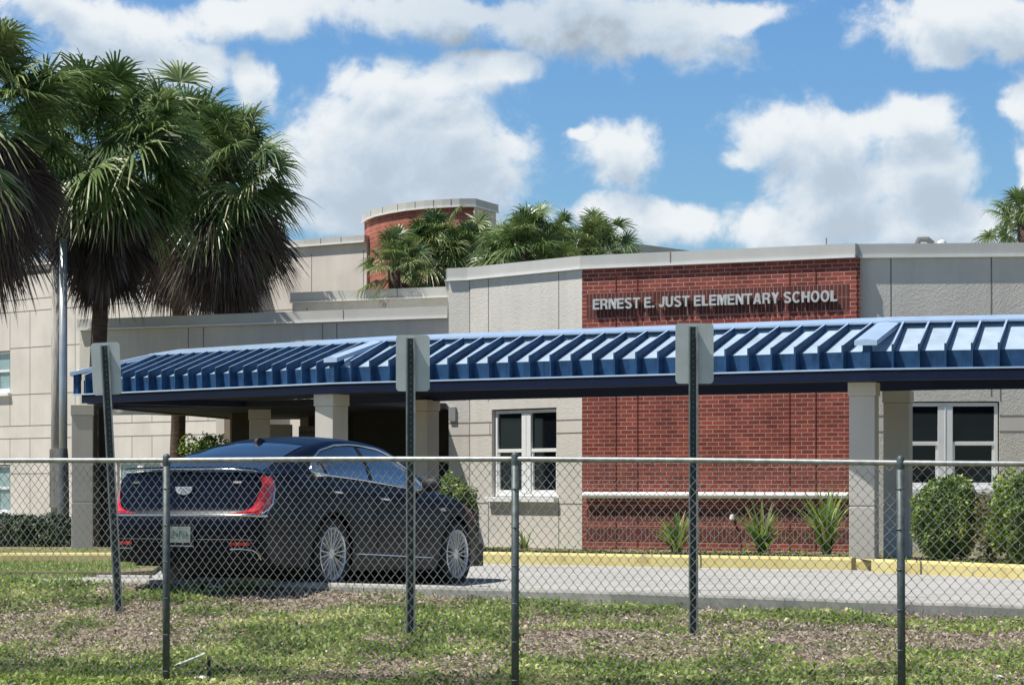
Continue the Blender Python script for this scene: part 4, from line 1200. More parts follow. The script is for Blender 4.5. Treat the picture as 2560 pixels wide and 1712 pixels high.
def shrub(name, base, rad, n, size, seed, m, label, cat='bush', group=None, cz=None, stems=5, shell=.5, amp=.18, flat=False, extra=None):
    o = empty(name, base, label, cat, group)
    cz = rad[2] if cz is None else cz
    V, Q, C = leaf_cloud(n, (0, 0, cz), rad, size, seed, shell, amp, flat)
    if extra:
        for (dx, dy, dz, rr, nn_) in extra:
            V2, Q2, C2 = leaf_cloud(nn_, (dx, dy, dz), rr, size, seed + 5, shell, amp)
            Q = np.concatenate([Q, Q2 + len(V)]); V = np.concatenate([V, V2]); C = np.concatenate([C, C2])
    np_mesh('foliage', V, Q, m, o, C)
    g = random.Random(seed)
    mb = MB()
    for i in range(stems):
        a = g.uniform(0, 2 * PI); r_ = g.uniform(.2, .7)
        mb.tube([(.05 * math.cos(a), .05 * math.sin(a), -.03), (rad[0] * r_ * .5 * math.cos(a), rad[1] * r_ * .5 * math.sin(a), cz * .7), (rad[0] * r_ * math.cos(a), rad[1] * r_ * math.sin(a), cz + rad[2] * .5)], [.02, .015, .006], 5)
    mb.build('stem', M['bark'], o)
    return o
def shb(px, Y, w_px, top, *a, **k): pass
# right bushes
shrub('round_bush', (PX(2368, 32.35), 32.35, .12), (.43, .42, .53), 9500, .026, 101, M['shrub'], 'round clipped green bush right of the right canopy columns', shell=.35, amp=.10)
shrub('sparse_bush', (PX(2476, 31.9), 31.9, .12), (.24, .28, .44), 1300, .030, 102, M['yellow_leaf'], 'thin yellowing bush between the two dense bushes at the right', shell=.7, amp=.25, stems=9)
shrub('leafy_bush', (PX(2562, 31.3), 31.3, .10), (.40, .42, .57), 7500, .030, 103, M['shrub'], 'yellow green bush cut off by the right edge of the photo', shell=.4, amp=.22)
# bush by the front of the car
shrub('clipped_bush', (PX(1135, 43.6), 43.6, .03), (.39, .4, .54), 3900, .034, 104, M['shrub'], 'green bush behind the front of the car against the stucco wall', cz=.68, shell=.4, amp=.16, extra=[(.22, -.1, .3, (.2, .2, .34), 900)])
shrub('tall_shrub', (PX(515, 56), 56, .02), (.56, .5, .50), 3000, .045, 105, M['shrub'], 'loose yellow green shrub beyond the covered entry next to a palm trunk', cz=1.65, shell=.7, amp=.3, extra=[(-.35, 0, 1.15, (.4, .4, .5), 1100)])
# hedge
for i_, (px, lab) in enumerate(((20, 'clipped dark green hedge at the left edge beyond the yellow kerb'), (118, 'clipped dark hedge directly left of the leftmost canopy column'))):
    shrub('hedge', (PX(px, 45.2), 45.2, .0), (.46, .35, .28), 2600, .032, 110 + i_, M['hedge'], lab, 'hedge', 'clipped hedge at the left', cz=.29, shell=.5, amp=.12, flat=True, stems=3)

def strap_plant(base, h, w, n, seed, label, group):
    o = empty('strap_leaf_plant', base, label, 'plant', group)
    g = np.random.default_rng(seed)
    Vs = []; Qs = []; Cs = []; b_ = 0
    for i in range(n):
        az = g.uniform(0, 2 * PI); lean = abs(g.normal(0, .5)); L_ = h * g.uniform(.55, 1.05) * (1.0 if lean < .9 else .8)
        dx = np.array([math.cos(az), math.sin(az), 0]); sd_ = np.array([-math.sin(az), math.cos(az), 0])
        pts = []
        p = dx * g.uniform(0, .07); ang_ = PI / 2 - lean * .6
        bend = g.uniform(.1, .45) * (1 + lean * 1.6)
        seg = 6
        for k in range(seg + 1):
            t = k / seg
            ww = .027 * (1 - t ** 2) + .002
            pts.append(p - sd_ * ww); pts.append(p + sd_ * ww)
            a = ang_ - bend * t * 2.0
            p = p + (dx * math.cos(a) + np.array([0, 0, 1]) * math.sin(a)) * L_ / seg
            if p[2] < .01: p[2] = .01
        Vs.append(np.array(pts)); Qs.append(np.array([[b_ + 2 * k, b_ + 2 * k + 1, b_ + 2 * k + 3, b_ + 2 * k + 2] for k in range(seg)]))
        c_ = np.clip(g.normal(.5, .25), 0, 1); Cs.append(np.full(seg, c_)); b_ += 2 * (seg + 1)
    np_mesh('leaves', np.concatenate(Vs), np.concatenate(Qs), M['strap'], o, np.concatenate(Cs))
    MB().lathe([(.06, -.02), (.05, .06), (.02, .12)], (0, 0, 0), 8).build('base_stem', M['bark'], o)
    return o
GI = 'strap leaf plants along the brick wall'
strap_plant((PX(1690, 41.2), 41.2, .03), .70, .4, 64, 201, 'leftmost strap leaf plant, short and lit yellow green, by the middle sign post', GI)
strap_plant((PX(1905, 40.9), 40.9, .03), .88, .4, 70, 202, 'middle strap leaf plant beside the small standpipe', GI)
strap_plant((PX(2066, 40.4), 40.4, .03), 1.10, .4, 80, 203, 'tallest strap leaf plant leaning against the right canopy column', GI)
strap_plant((PX(1310, 43.6), 43.6, .02), .38, .2, 12, 204, 'tiny tuft of leaves at the foot of the stucco wall below the window', None)
# standpipe
sp = empty('standpipe', (PX(1845, 41.1), 41.1, .02), 'rusty irrigation standpipe with white cap among the strap leaf plants', 'water pipe')
MB().tube([(.06, 0, -.03), (.03, 0, .25), (-.06, 0, .5)], .02, 8).build('pipe', mat('rusty_red_pipe', (.16, .04, .03), .7), sp)
MB().lathe([(.0, .075), (.035, .06), (.045, .0), (.03, -.02), (0, -.02)], (-.09, 0, .52), 12).build('cap', M['white'], sp)

# ------------------------------------------------------------------ poles left
o = empty('utility_pole', (PX(140, 50), 50, 0), 'weathered grey brown wooden pole left of the silver pole', 'pole')
MB().tube([(0, 0, -.1), (0, 0, 5.6)], [.10, .09], 14).build('shaft', M['wood'], o, smooth=True)
MB().box((0.03, -.1, 1.2), (.26, .06, 1.1)).build('guard', M['wood'], o)
o = empty('metal_pole', (PX(158, 49.6), 49.6, 0), 'shiny silver metal pole standing beside the wooden pole', 'pole')
MB().tube([(0, 0, -.1), (0, 0, 5.7)], [.08, .076], 16).build('shaft', M['pole'], o, smooth=True)
MB().lathe([(.11, 0), (.115, .6), (.10, 1.55), (.085, 1.75)], (0, 0, 0), 14).build('base_sleeve', mat('dull_lead_sleeve', (.16, .18, .19), .6, .3, var=.3, vscale=6), o, smooth=True)
# wall lamp on the left building
wb = Vector((PX(361, 66.2), 66.0, PZ(1068, 66.2)))
mb = MB().box(wb, (.23, .22, .32), rz=-.78)
tag(mb.build('wall_vent', M['white'], bevel=.02), 'small white boxy vent cover on the beige building seen below the canopy', 'vent')
# roof vents
rv = empty('roof_vent', (PX(2305, 48), 48, 4.60), 'grey gooseneck vent peeking over the right hand parapet', 'vent')
MB().tube([(-.12, 0, 0), (-.12, 0, .78), (-.05, 0, .93), (.1, 0, .93), (.2, 0, .85)], .055, 8).build('pipe', mat('vent_grey', (.22, .22, .21), .5, .3), rv)
MB().lathe([(.0, .93), (.08, .9), (.1, .8), (.1, 0)], (.36, 0, 0), 10).build('cap', M['white'], rv)
tag(MB().tube([(PX(2068, 46), 46, 4.5), (PX(2066, 46), 46, 5.37)], .012, 5).build('roof_spike', M['steel']), 'thin short rod sticking up above the brick parapet', 'rod')

# ------------------------------------------------------------------ sign posts
GSG = 'road signs seen from behind'
def signpost(px_b, Y, zb, px_t, ztop, w, h, off, rz, label):
    base = Vector((PX(px_b, Y), Y, zb))
    o = empty('sign_post', base, label, 'sign', GSG)
    top = Vector((PX(px_t, Y), Y, ztop)) - base
    lean = math.atan2(top.x, top.z)
    o.rotation_euler = (0, lean, rz)
    Hh = top.length
    mb = MB()
    # hat section open towards the camera: web, sides, lips
    prof = [(-.042, -.030), (-.030, -.030), (-.022, .0), (.022, .0), (.030, -.030), (.042, -.030), (.042, -.026), (.032, -.026), (.025, .004), (-.025, .004), (-.032, -.026), (-.042, -.026)]
    A_ = [(x_, y_, -.25) for x_, y_ in prof]; B_ = [(x_, y_, Hh - .03) for x_, y_ in prof]
    n_ = len(prof)
    for i in range(n_):
        mb.mi = 0 if i in (2, 8) else 1  # lips and sides paler than the web, their lit look painted in
        mb.add([A_[i], A_[(i + 1) % n_], B_[(i + 1) % n_], B_[i]], [(0, 1, 2, 3)])
    mb.mi = 1
    mb.add(B_, [(0, 1, 10, 11), (1, 2, 9, 10), (2, 3, 8, 9), (3, 4, 7, 8), (4, 5, 6, 7)])
    mb.mi = 1
    z = .05
    while z < Hh - .05:
        mb.box((0, -.0012, z), (.009, .002, .009)); z += .0508
    mb.build('post', [M['greenpost'], M['steel']], o)
    # plate with rounded corners
    r = .035; pts = []
    for (cx, cz_, a0) in ((w / 2 - r, h / 2 - r, 0), (-w / 2 + r, h / 2 - r, 90), (-w / 2 + r, -h / 2 + r, 180), (w / 2 - r, -h / 2 + r, 270)):
        for k in range(6):
            a = R(a0 + 18 * k); pts.append((cx + r * math.cos(a), cz_ + r * math.sin(a)))
    cz0 = Hh - h / 2
    mb = MB().hull([(x_ + off, .006, z_ + cz0) for x_, z_ in pts], [(x_ + off, .010, z_ + cz0) for x_, z_ in pts])
    pl_ = mb.build('sign_plate', M['alu'], o)
    MB().lathe([(0, .0), (.011, .0), (.011, -.007), (0, -.009)], (0, 0, 0), 8).build('bolt', M['steel'], pl_)
    return o
signpost(298, 25.2, -.17, 262, PZ(856, 25.2), .275, .50, .0, R(0), 'leaning rectangular sign seen from behind, left of the blue car')
signpost(1027, 23.45, -.27, 1027, PZ(837, 23.45), .30, .50, .018, R(0), 'upright sign back in front of the car front and canopy')
signpost(1733, 23.2, -.24, 1733, PZ(808, 23.2), .335, .53, .012, R(0), 'rightmost and largest sign back in front of the brick wall')

# ------------------------------------------------------------------ chain link fence
FN = empty('chain_link_fence', (FO.x, FO.y, -.57), 'waist high galvanised chain link fence with round posts crossing the whole foreground', 'fence')
def fp(s, z, off=0):
    return (FD.x * s + FD.y * off * -1 * -1, FD.y * s + FD.x * off * -1, z)
HT = 1.835
def fence_top(s):
    return HT + (0 if s < 0 else -.013 * s)
mb = MB()
pth = [(FD.x * s, FD.y * s, fence_top(s) - .002 * math.cos(s * 2)) for s in np.linspace(-6.6, 6.6, 45)]
mb.tube(pth, .0215, 12)
mb.build('top_rail', M['steel'], FN, smooth=True)
for k_ in (-2, -1, 0, 1, 2):
    s = 3.05 * k_
    x_, y_ = FD.x * s, FD.y * s
    ln = {-1: -.004, 0: 0, 1: .012}.get(k_, 0)
    p_ = MB().tube([(x_ + ln * 1.0, y_, -.25), (x_, y_, fence_top(s) - .03)], .030, 14).build('post', M['oldsteel'], FN, smooth=True)
    MB().lathe([(.0, .055), (.018, .05), (.031, .03), (.034, -.03), (.031, -.05)], (x_, y_, fence_top(s)), 12).build('post_cap', M['oldsteel'], p_, smooth=True)
    # tie wires
    for z in np.arange(.1, 1.7, .3):
        MB().lathe([(.031, -.005), (.0345, 0), (.031, .005)], (x_, y_, z), 10).build('wire_tie', M['oldsteel'], p_)
# mesh
pitch = .074; half = pitch / 2; rh = .0445
s0 = -6.4; nW = int(12.8 / half)
nz_ = int((HT + .03) / rh)
WS = [s0]
while WS[-1] < 6.5: WS.append(WS[-1] + float(np.interp(WS[-1], [-3, 0, 2.5, 4], [.0355, .0365, .040, .0425])))
nW = len(WS) - 1
wr = .0031
Vl = []; Ql = []; base = 0
ringdirs = np.array([[1, 0, 0], [0, 1, 0], [-1, 0, 0], [0, -1, 0]]) 
fd = np.array([FD.x, FD.y, 0]); fn = np.array([FD.y, -FD.x, 0])
gg = np.random.default_rng(5)
wob = lambda s, z: .006 * math.sin(s * 2.1 + z * 3) + .004 * math.sin(s * 5.3 + 1) + .012 * math.sin(s * .9 + z * 1.5)
for i in range(nW):
    sL = WS[i]; half = WS[i + 1] - WS[i]
    P_ = []
    for j in range(nz_ + 1):
        z = j * rh - .01
        # neighbouring wires hook at alternating sides
        side_ = (j + i) % 2
        s = sL + (half + .004 if side_ else -.004)
        s += .002 * math.sin(z * 7 + i)
        zz = z - (HT - fence_top(s)) + .002 * math.sin(s * 9)
        off = (.004 if side_ else -.004) + wob(s, z) - .026
        P_.append(fd * s + fn * (-off if False else off * -1 * -1) * 1.0 + np.array([0, 0, zz]))
    # knuckle tip leaning
    P_.append(P_[-1] + fd * (half * .35 if (nz_ + i) % 2 else -half * .35) * -1 + np.array([0, 0, .018]))
    P_ = np.array(P_)
    n_ = len(P_)
    dirs = np.gradient(P_, axis=0); dirs /= np.linalg.norm(dirs, axis=1)[:, None]
    a_ = np.cross(dirs, fn); a_ /= np.linalg.norm(a_, axis=1)[:, None]
    b_ = np.cross(dirs, a_)
    ring = np.stack([P_ + a_ * wr, P_ + b_ * wr, P_ - a_ * wr, P_ - b_ * wr], 1).reshape(-1, 3)
    idx = np.arange(n_ - 1)[:, None] * 4
    q = np.concatenate([np.concatenate([idx + k, idx + (k + 1) % 4, idx + 4 + (k + 1) % 4, idx + 4 + k], 1) for k in range(4)])
    Vl.append(ring); Ql.append(q + base); base += len(ring)
np_mesh('wire_mesh', np.concatenate(Vl), np.concatenate(Ql), M['wire'], FN, smooth=True)

# ------------------------------------------------------------------ ground cover
def in_view(x, y, margin=.25):
    return abs(x) < (1280 / F) * y * (1 + margin) + .3
def scatter(n, xr, yr, prob, seed):
    g = np.random.default_rng(seed)
    X = g.uniform(*xr, n); Y = g.uniform(*yr, n); keep = np.zeros(n, bool); Z = np.zeros(n)
    for i in range(n):
        pr, z = prob(X[i], Y[i])
        if pr > 0 and g.random() < pr: keep[i] = True; Z[i] = z
    return X[keep], Y[keep], Z[keep]

def green_mask(x, y):
    """1 = lush, 0 = bare"""
    v = .5 + .9 * mnoise.noise(Vector((x * .55 + 3, y * .9, 4))) + .45 * mnoise.noise(Vector((x * 1.9, y * 1.9, 8))) + .3 * mnoise.noise(Vector((x * 5, y * 5, 1)))
    # bare patches seen in the photograph
    px = 1280 + F * x / y; py = HOR + F * (EYE - bank_z(x, y)) / y
    for (cx, cy, rx, ry, am) in BARE:
        q = ((px - cx) / rx) ** 2 + ((py - cy) / ry) ** 2
        if q < 1: v -= am * (1 - q)
    return v
BARE = []
# bare patches as places on the ground (x, y, radius x, radius y, strength)
BAREG = [(-4.1, 24.6, 1.5, 1.3, .9), (1.0, 22.6, 1.0, 1.1, .9), (2.6, 23.2, 1.2, .8, .85), (3.9, 22.6, 1.2, .6, .5), (-.35, 22.0, .45, .6, .4), (-1.8, 25.3, .8, .5, .5)]
LUSH = [(1.2, 21.0, 1.6, .8, .6), (-1.6, 22.9, 1.8, 1.3, .45), (-3.3, 25.9, .35, .4, .8), (-.6, 24.3, 1.2, .5, .35), (-3.5, 22.3, 1.6, 1.0, .3), (4.4, 23.6, .6, .5, .4)]
def green_mask(x, y):
    v = .44 + 1.0 * mnoise.noise(Vector((x * .8 + 3, y * .8, 4))) + .8 * mnoise.noise(Vector((x * 2.1, y * 2.1, 8))) + .35 * mnoise.noise(Vector((x * 5, y * 5, 1)))
    for (cx, cy, rx, ry, am) in BAREG:
        q = ((x - cx) / rx) ** 2 + ((y - cy) / ry) ** 2
        if q < 1: v -= am * (1 - q)
    for (cx, cy, rx, ry, am) in LUSH:
        q = ((x - cx) / rx) ** 2 + ((y - cy) / ry) ** 2
        if q < 1: v += am * (1 - q)
    return v

def leaves_mesh(name, X, Y, Z, size, tilt, seed, m, label, zup=.0, aspect=.42, varf=None, cat=None, kind='stuff', curl=.3):
    g = np.random.default_rng(seed); n = len(X)
    P = np.stack([X, Y, Z], 1)
    az = g.uniform(0, 2 * PI, n); el = np.abs(g.normal(0, tilt, n))
    U = np.stack([np.cos(az) * np.cos(el), np.sin(az) * np.cos(el), np.sin(el)], 1)
    s = size * g.uniform(.55, 1.4, n)
    Wd = np.stack([-np.sin(az), np.cos(az), g.normal(0, .45, n)], 1); Wd /= np.linalg.norm(Wd, axis=1)[:, None]
    P[:, 2] += zup * g.random(n)
    a = P; c = P + U * s[:, None] + np.array([0, 0, -1]) * (curl * s * g.random(n))[:, None]
    mid = P + U * s[:, None] * .5 + np.array([0, 0, 1]) * (.10 * s)[:, None]
    b_ = mid + Wd * s[:, None] * aspect * .5; d_ = mid - Wd * s[:, None] * aspect * .5
    V = np.stack([a, b_, c, d_], 1).reshape(-1, 3)
    Q = np.arange(n * 4).reshape(n, 4)
    C = np.clip(g.normal(.45, .22, n) if varf is None else varf(X, Y, g), 0, 1)
    o = np_mesh(name, V, Q, m, None, C)
    return tag(o, label=label, cat=cat, kind=kind)

def prob_green(x, y):
    if y > near_y(x) - .03 or not in_view(x, y, .2): return 0, 0
    v = green_mask(x, y)
    p_ = min(1, max(0, (v - .05) * 1.25))
    return p_, bank_z(x, y) - .004
def gvar(X, Y, g):
    return np.array([.40 + .75 * mnoise.noise(Vector((x_ * 1.5, y_ * 1.5, 20))) for x_, y_ in zip(X, Y)]) + g.normal(0, .2, len(X))
X_, Y_, Z_ = scatter(170000, (-6.2, 6.2), (18.6, 28.3), prob_green, 301)
leaves_mesh('weed_cover', X_, Y_, Z_, .060, .55, 302, M['weed'], 'low green weeds and creeping ground cover growing over the bank', zup=.035, cat='ground cover', varf=gvar)
def prob_litter(x, y):
    if y > near_y(x) - .03 or not in_view(x, y, .2): return 0, 0
    v = green_mask(x, y)
    return min(1, max(.35, 1.0 - v * .8)), bank_z(x, y) - .002
X_, Y_, Z_ = scatter(120000, (-6.2, 6.2), (18.6, 28.3), prob_litter, 303)
leaves_mesh('leaf_litter', X_, Y_, Z_, .050, .45, 304, M['litter'], 'dry brown and pale fallen leaves scattered on the bare soil of the bank', zup=.015, aspect=.34, cat='leaf litter')
def prob_blade(x, y):
    if y > near_y(x) - .03 or not in_view(x, y, .2): return 0, 0
    v = green_mask(x, y) + .5 * mnoise.noise(Vector((x * 3.7, y * 3.7, 60)))
    edge = max(0, 1 - abs(y - near_y(x) + .12) / .12) + max(0, 1 - abs(y - fence_y(x)) / .15)
    return min(1, max(0, (v - .35) * 1.1) + .5 * edge), bank_z(x, y) - .005
X_, Y_, Z_ = scatter(90000, (-6.2, 6.2), (18.6, 28.3), prob_blade, 311)
leaves_mesh('grass_blades', X_, Y_, Z_, .075, .95, 312, M['weed'], 'thin upright grass blades among the weeds, thicker along the fence and kerb', zup=.01, aspect=.11, cat='grass', varf=gvar, curl=.15)
# island grass and bed weeds
def prob_isl(x, y):
    ok = (30.7 < y < 34.1 and x < -4.5 + (0 if y > 31.2 else -.1)) or (y < 30.6 and y > near_y(x) + .35 and x < -4.9)
    return (.9 if ok and in_view(x, y, .1) else 0), (.05 if y > 30.65 else .0)
X_, Y_, Z_ = scatter(22000, (-7.2, -4.2), (27.5, 34.2), prob_isl, 305)
leaves_mesh('island_grass', X_, Y_, Z_, .045, .8, 306, M['weed'], 'bright short grass on the island left of the car', zup=.02, aspect=.3, cat='grass')
def prob_bed(x, y):
    ky = kerb_y(x)
    if y < ky + .2 or y > ky + 7.5 or not in_view(x, y, .1): return 0, 0
    v = .35 + .8 * mnoise.noise(Vector((x * 1.6, y * 1.6, 40)))
    return min(1, max(0, v * .7)), bed_z(x, y)
X_, Y_, Z_ = scatter(30000, (-7.5, 8.), (30, 43), prob_bed, 307)
leaves_mesh('bed_weeds', X_, Y_, Z_, .05, .7, 308, M['weed'], 'low weeds in the planting bed behind the yellow kerb', zup=.03, aspect=.35, cat='weeds')

# small things in the foreground
def on_bank(px, py):
    # march along the ray until it meets the bank
    y = 18.5
    while y < 28:
        x = PX(px, y); z = PZ(py, y)
        if z <= bank_z(x, y): return Vector((x, y, bank_z(x, y)))
        y += .02
    return Vector((PX(px, y), y, 0))
p1 = on_bank(424, 1672); p2 = p1 + Vector((.30, .05, .13))
tag(MB().tube([p1 + Vector((0, 0, .01)), p2], .011, 6).build('white_stick', M['litter_white']), 'white plastic stick leaning on the grass at the left fence post', 'stick')
p = on_bank(522, 1702)
tag(MB().tube([p + Vector((0, 0, -.05)), p + Vector((0, 0, .20))], .015, 6).build('garden_stake', M['dark']), 'short black stake in the grass right of the white stick', 'stake')
for (px, py, s_, lab) in ((505, 1706, .05, 'crumpled white litter at the foot of the black stake'), (536, 1476, .05, 'small pale scrap of paper on the bank below the car bumper'), (2495, 1704, .045, 'white scrap in the weeds at the bottom right corner')):
    p = on_bank(px, py); g = random.Random(px)
    V = []; 
    mb = MB()
    nn_ = 7
    for i in range(nn_):
        for j in range(nn_):
            u, v = i / (nn_ - 1) - .5, j / (nn_ - 1) - .5
            V.append((p.x + u * s_ * 2.4 + g.uniform(-.006, .006), p.y + v * s_ * 1.6 + g.uniform(-.006, .006), p.z + .03 + g.uniform(-.012, .018) + .05 * (0.25 - u * u)))
    mb.add(V, [(i * nn_ + j, (i + 1) * nn_ + j, (i + 1) * nn_ + j + 1, i * nn_ + j + 1) for i in range(nn_ - 1) for j in range(nn_ - 1)])
    ob = mb.build('paper_litter', M['litter_white']); md = ob.modifiers.new('s', 'SOLIDIFY'); md.thickness = .002
    tag(ob, lab, 'litter')

# ------------------------------------------------------------------ the car
def car_mats():
    m = {}
    p = bpy.data.materials.new('dark_blue_car_paint'); p.use_nodes = True
    n, l = p.node_tree.nodes, p.node_tree.links; b = n['Principled BSDF']
    b.inputs['Base Color'].default_value = (.010, .020, .055, 1); b.inputs['Metallic'].default_value = 0; b.inputs['Specular IOR Level'].default_value = .15
    b.inputs['Roughness'].default_value = .35; b.inputs['Coat Weight'].default_value = .05; b.inputs['Coat Roughness'].default_value = .03; b.inputs['Coat IOR'].default_value = 1.45
    t = n.new('ShaderNodeTexCoord'); v = n.new('ShaderNodeTexNoise'); v.inputs['Scale'].default_value = 900; l.new(t.outputs['Object'], v.inputs['Vector'])
    r = n.new('ShaderNodeValToRGB'); l.new(v.outputs['Fac'], r.inputs[0])
    r.color_ramp.elements[0].position = .35; r.color_ramp.elements[0].color = (.0006, .002, .009, 1)
    r.color_ramp.elements[1].position = .75; r.color_ramp.elements[1].color = (.002, .007, .028, 1); l.new(r.outputs[0], b.inputs['Base Color'])
    m['paint'] = p
    m['glass'] = mat('tinted_car_glass', (.008, .018, .032), .03, 0, var=.05, spec=1.0, coat=1)
    m['glass'].node_tree.nodes['Principled BSDF'].inputs['IOR'].default_value = 2.3
    m['chrome'] = mat('chrome_trim', (.75, .77, .80), .10, 1.0, var=.02)
    m['rim'] = mat('alloy_rim', (.72, .73, .74), .32, .55, var=.05)
    m['tyre'] = mat('tyre_rubber', (.014, .014, .015), .85, var=.2, bump=.2, bscale=60)
    m['black'] = M['dark']
    m['red'] = mat('red_lamp_lens', (.68, .015, .02), .08, 0, var=.25, vscale=9, coat=1)
    m['redhi'] = mat('bright_red_lens', (.85, .05, .06), .10, 0, var=.15, vscale=20, coat=1)
    m['head'] = mat('clear_lamp_lens', (.45, .50, .53), .08, .3, var=.2, vscale=12, coat=1)
    m['plate'] = mat('licence_plate_paint', (.22, .26, .245), .5, 0, var=.2, vscale=14)
    m['plateg'] = mat('licence_plate_ink', (.03, .12, .10), .5, 0, var=.1)
    return m
K = car_mats()
CAR = empty('parked_car', (-2.665, 27.18, -.003), 'dark blue saloon parked tail towards the fence, upright red tail lamps and chrome trim', 'car', rot=(R(-1.35), 0, R(-25)))

def ip(x, a, b): return float(np.interp(x, a, b))
SW = 2.86       # wheelbase
RW_ = .368      # wheel radius
def belt(s): return ip(s, [-1.3, -1.0, -.5, .0, .6, 1.2, 1.9, 2.4, 2.86, 3.3, 3.65, 3.9], [1.14, 1.155, 1.17, 1.16, 1.135, 1.10, 1.06, 1.045, 1.00, .92, .83, .74])
def wid(s): return ip(s, [-1.0, -.6, -.2, .3, 1.2, 2.2, 2.86, 3.2, 3.5, 3.75, 3.9], [.88, .925, .945, .945, .94, .94, .935, .91, .855, .76, .66])
def fz(z, s):
    zb = belt(s); t = z / zb
    return ip(t, [.15, .25, .42, .60, .78, .90, 1.0], [.955, .975, .995, 1.0, .985, .965, .90])
def arch(s):
    z0 = ip(s, [-1.3, -.9, -.45, .45, 2.4, 3.3, 3.9], [.30, .26, .22, .20, .20, .22, .26])
    for c in (0, SW):
        q = .425 ** 2 - (s - c) ** 2
        if q > 0: z0 = max(z0, RW_ + math.sqrt(q))
    return z0
def s_rear(z): return ip(z, [.28, .40, .62, .72, .745, .80, 1.0, 1.12, 1.2], [-1.32, -1.41, -1.46, -1.46, -1.395, -1.37, -1.33, -1.32, -1.31])
def Rr(c, z, off=0):
    """rear face point, c in -1..1"""
    w = wid(-.95) * fz(z, -.95)
    a = abs(c)
    x = w * math.sin(c * PI / 2 * .96) / math.sin(PI / 2 * .96)
    s = s_rear(z) + .12 * a ** 2 + .08 * a ** 8
    return Vector((x + (off * .3 * c), s - off, z))
def s_start(z): return Rr(1, z).y
def side(s, z, sgn=1, off=0):
    w = wid(s) * fz(z, s)
    if s < -.6:
        pass
    return Vector((sgn * (w + off), s, z))
ss = sorted(set([round(v, 4) for v in list(np.linspace(-.6, 3.9, 91)) + [c + q for c in (0, SW) for q in (-.4249, .4249, -.415, .415)]]))
NR = 18
def side_grid(sgn):
    V = []; 
    pre = 6
    for i in range(pre):
        t = i / pre
        for j in range(NR + 1):
            zb = arch(-1.0); z = zb + (belt(-1.0) - zb) * j / NR
            a = s_start(z); s = a + (-.6 - a) * t
            zb2 = arch(s); z2 = zb2 + (belt(s) - zb2) * j / NR
            w = wid(-.95) * fz(z2, -.95) * (1 - t) + wid(s) * fz(z2, s) * t
            V.append((sgn * w, s, z2))
    for s in ss:
        for j in range(NR + 1):
            zb = arch(s); z = zb + (belt(s) - zb) * j / NR
            V.append(tuple(side(s, z, sgn)))
    k = NR + 1; n_ = len(V) // k
    Fq = [(i * k + j, (i + 1) * k + j, (i + 1) * k + j + 1, i * k + j + 1) if sgn > 0 else (i * k + j, i * k + j + 1, (i + 1) * k + j + 1, (i + 1) * k + j) for i in range(n_ - 1) for j in range(NR)]
    return V, Fq
mb = MB()
for sg in (1, -1):
    mb.add(*side_grid(sg))
# rear face
NC = 28
zr = [arch(-1.0) + (belt(-1.0) - arch(-1.0)) * j / NR for j in range(NR + 1)]
V = [tuple(Rr(-1 + 2 * i / NC, z)) for z in zr for i in range(NC + 1)]
mb.add(V, [(j * (NC + 1) + i, j * (NC + 1) + i + 1, (j + 1) * (NC + 1) + i + 1, (j + 1) * (NC + 1) + i) for j in range(NR) for i in range(NC)])
# top surfaces (deck, cowl, hood)
def zc(s): return ip(s, [-1.2, -1.05, -.8, 0, 1, 2.3, 2.6, 3.0, 3.4, 3.7, 3.95], [1.185, 1.20, 1.19, 1.18, 1.15, 1.10, 1.115, 1.06, .96, .86, .76])
tops = list(np.linspace(-1.0, 3.9, 64))
V = []; NT = 20
for i in range(NC + 1):
    pass
# deck first row follows the rear edge
rows = []
for t in (0.0, .35, .7):
    row = []
    for i in range(NT + 1):
        c = -1 + 2 * i / NT
        p = Rr(c, belt(-1.0)); q = Vector((wid(-.6) * fz(belt(-.6), -.6) * math.sin(c * PI / 2 * .96) / math.sin(PI / 2 * .96), -.6, 0))
        pt = p.lerp(q, t); a = abs(pt.x) / (wid(-.8) * .9)
        edge = belt(pt.y) if pt.y > -1.3 else 1.12
        pt.z = edge + (zc(pt.y) - edge) * (1 - min(1, a) ** 3) - (.03 * (1 - min(1, a) ** 2) if t == 0 else 0)
        row.append(tuple(pt))
    rows.append(row)
for s in ss:
    row = []
    w = wid(s) * fz(belt(s), s)
    for i in range(NT + 1):
        c = -1 + 2 * i / NT; x = w * math.sin(c * PI / 2 * .96) / math.sin(PI / 2 * .96); a = abs(x) / w
        row.append((x, s, belt(s) + (zc(s) - belt(s)) * (1 - a ** 3)))
    rows.append(row)
V = [p for r_ in rows for p in r_]
k = NT + 1
mb.add(V, [(j * k + i, j * k + i + 1, (j + 1) * k + i + 1, (j + 1) * k + i) for j in range(len(rows) - 1) for i in range(NT)])
# front face
V = []; w = wid(3.9)
for j in range(9):
    z = arch(3.9) + (belt(3.9) - arch(3.9)) * j / 8
    for i in range(NT + 1):
        c = -1 + 2 * i / NT
        V.append((w * fz(z, 3.9) * math.sin(c * PI / 2 * .96) / math.sin(PI / 2 * .96), 3.9 + .12 * (1 - c * c), z))
mb.add(V, [(j * k + i, (j + 1) * k + i, (j + 1) * k + i + 1, j * k + i + 1) for j in range(8) for i in range(NT)])
mb.build('body', K['paint'], CAR, smooth=True, doubles=True)
# underbody and wheel housings
mb = MB().box((0, 1.4, .36), (1.70, 4.6, .26)); mb.box((0, 1.43, .6), (1.5, 4.7, .5))
for c in (0, SW): mb.lathe([(.42, -.87), (.42, .87)], (0, c, RW_), 24, axis='X')
mb.build('underbody', K['black'], CAR)

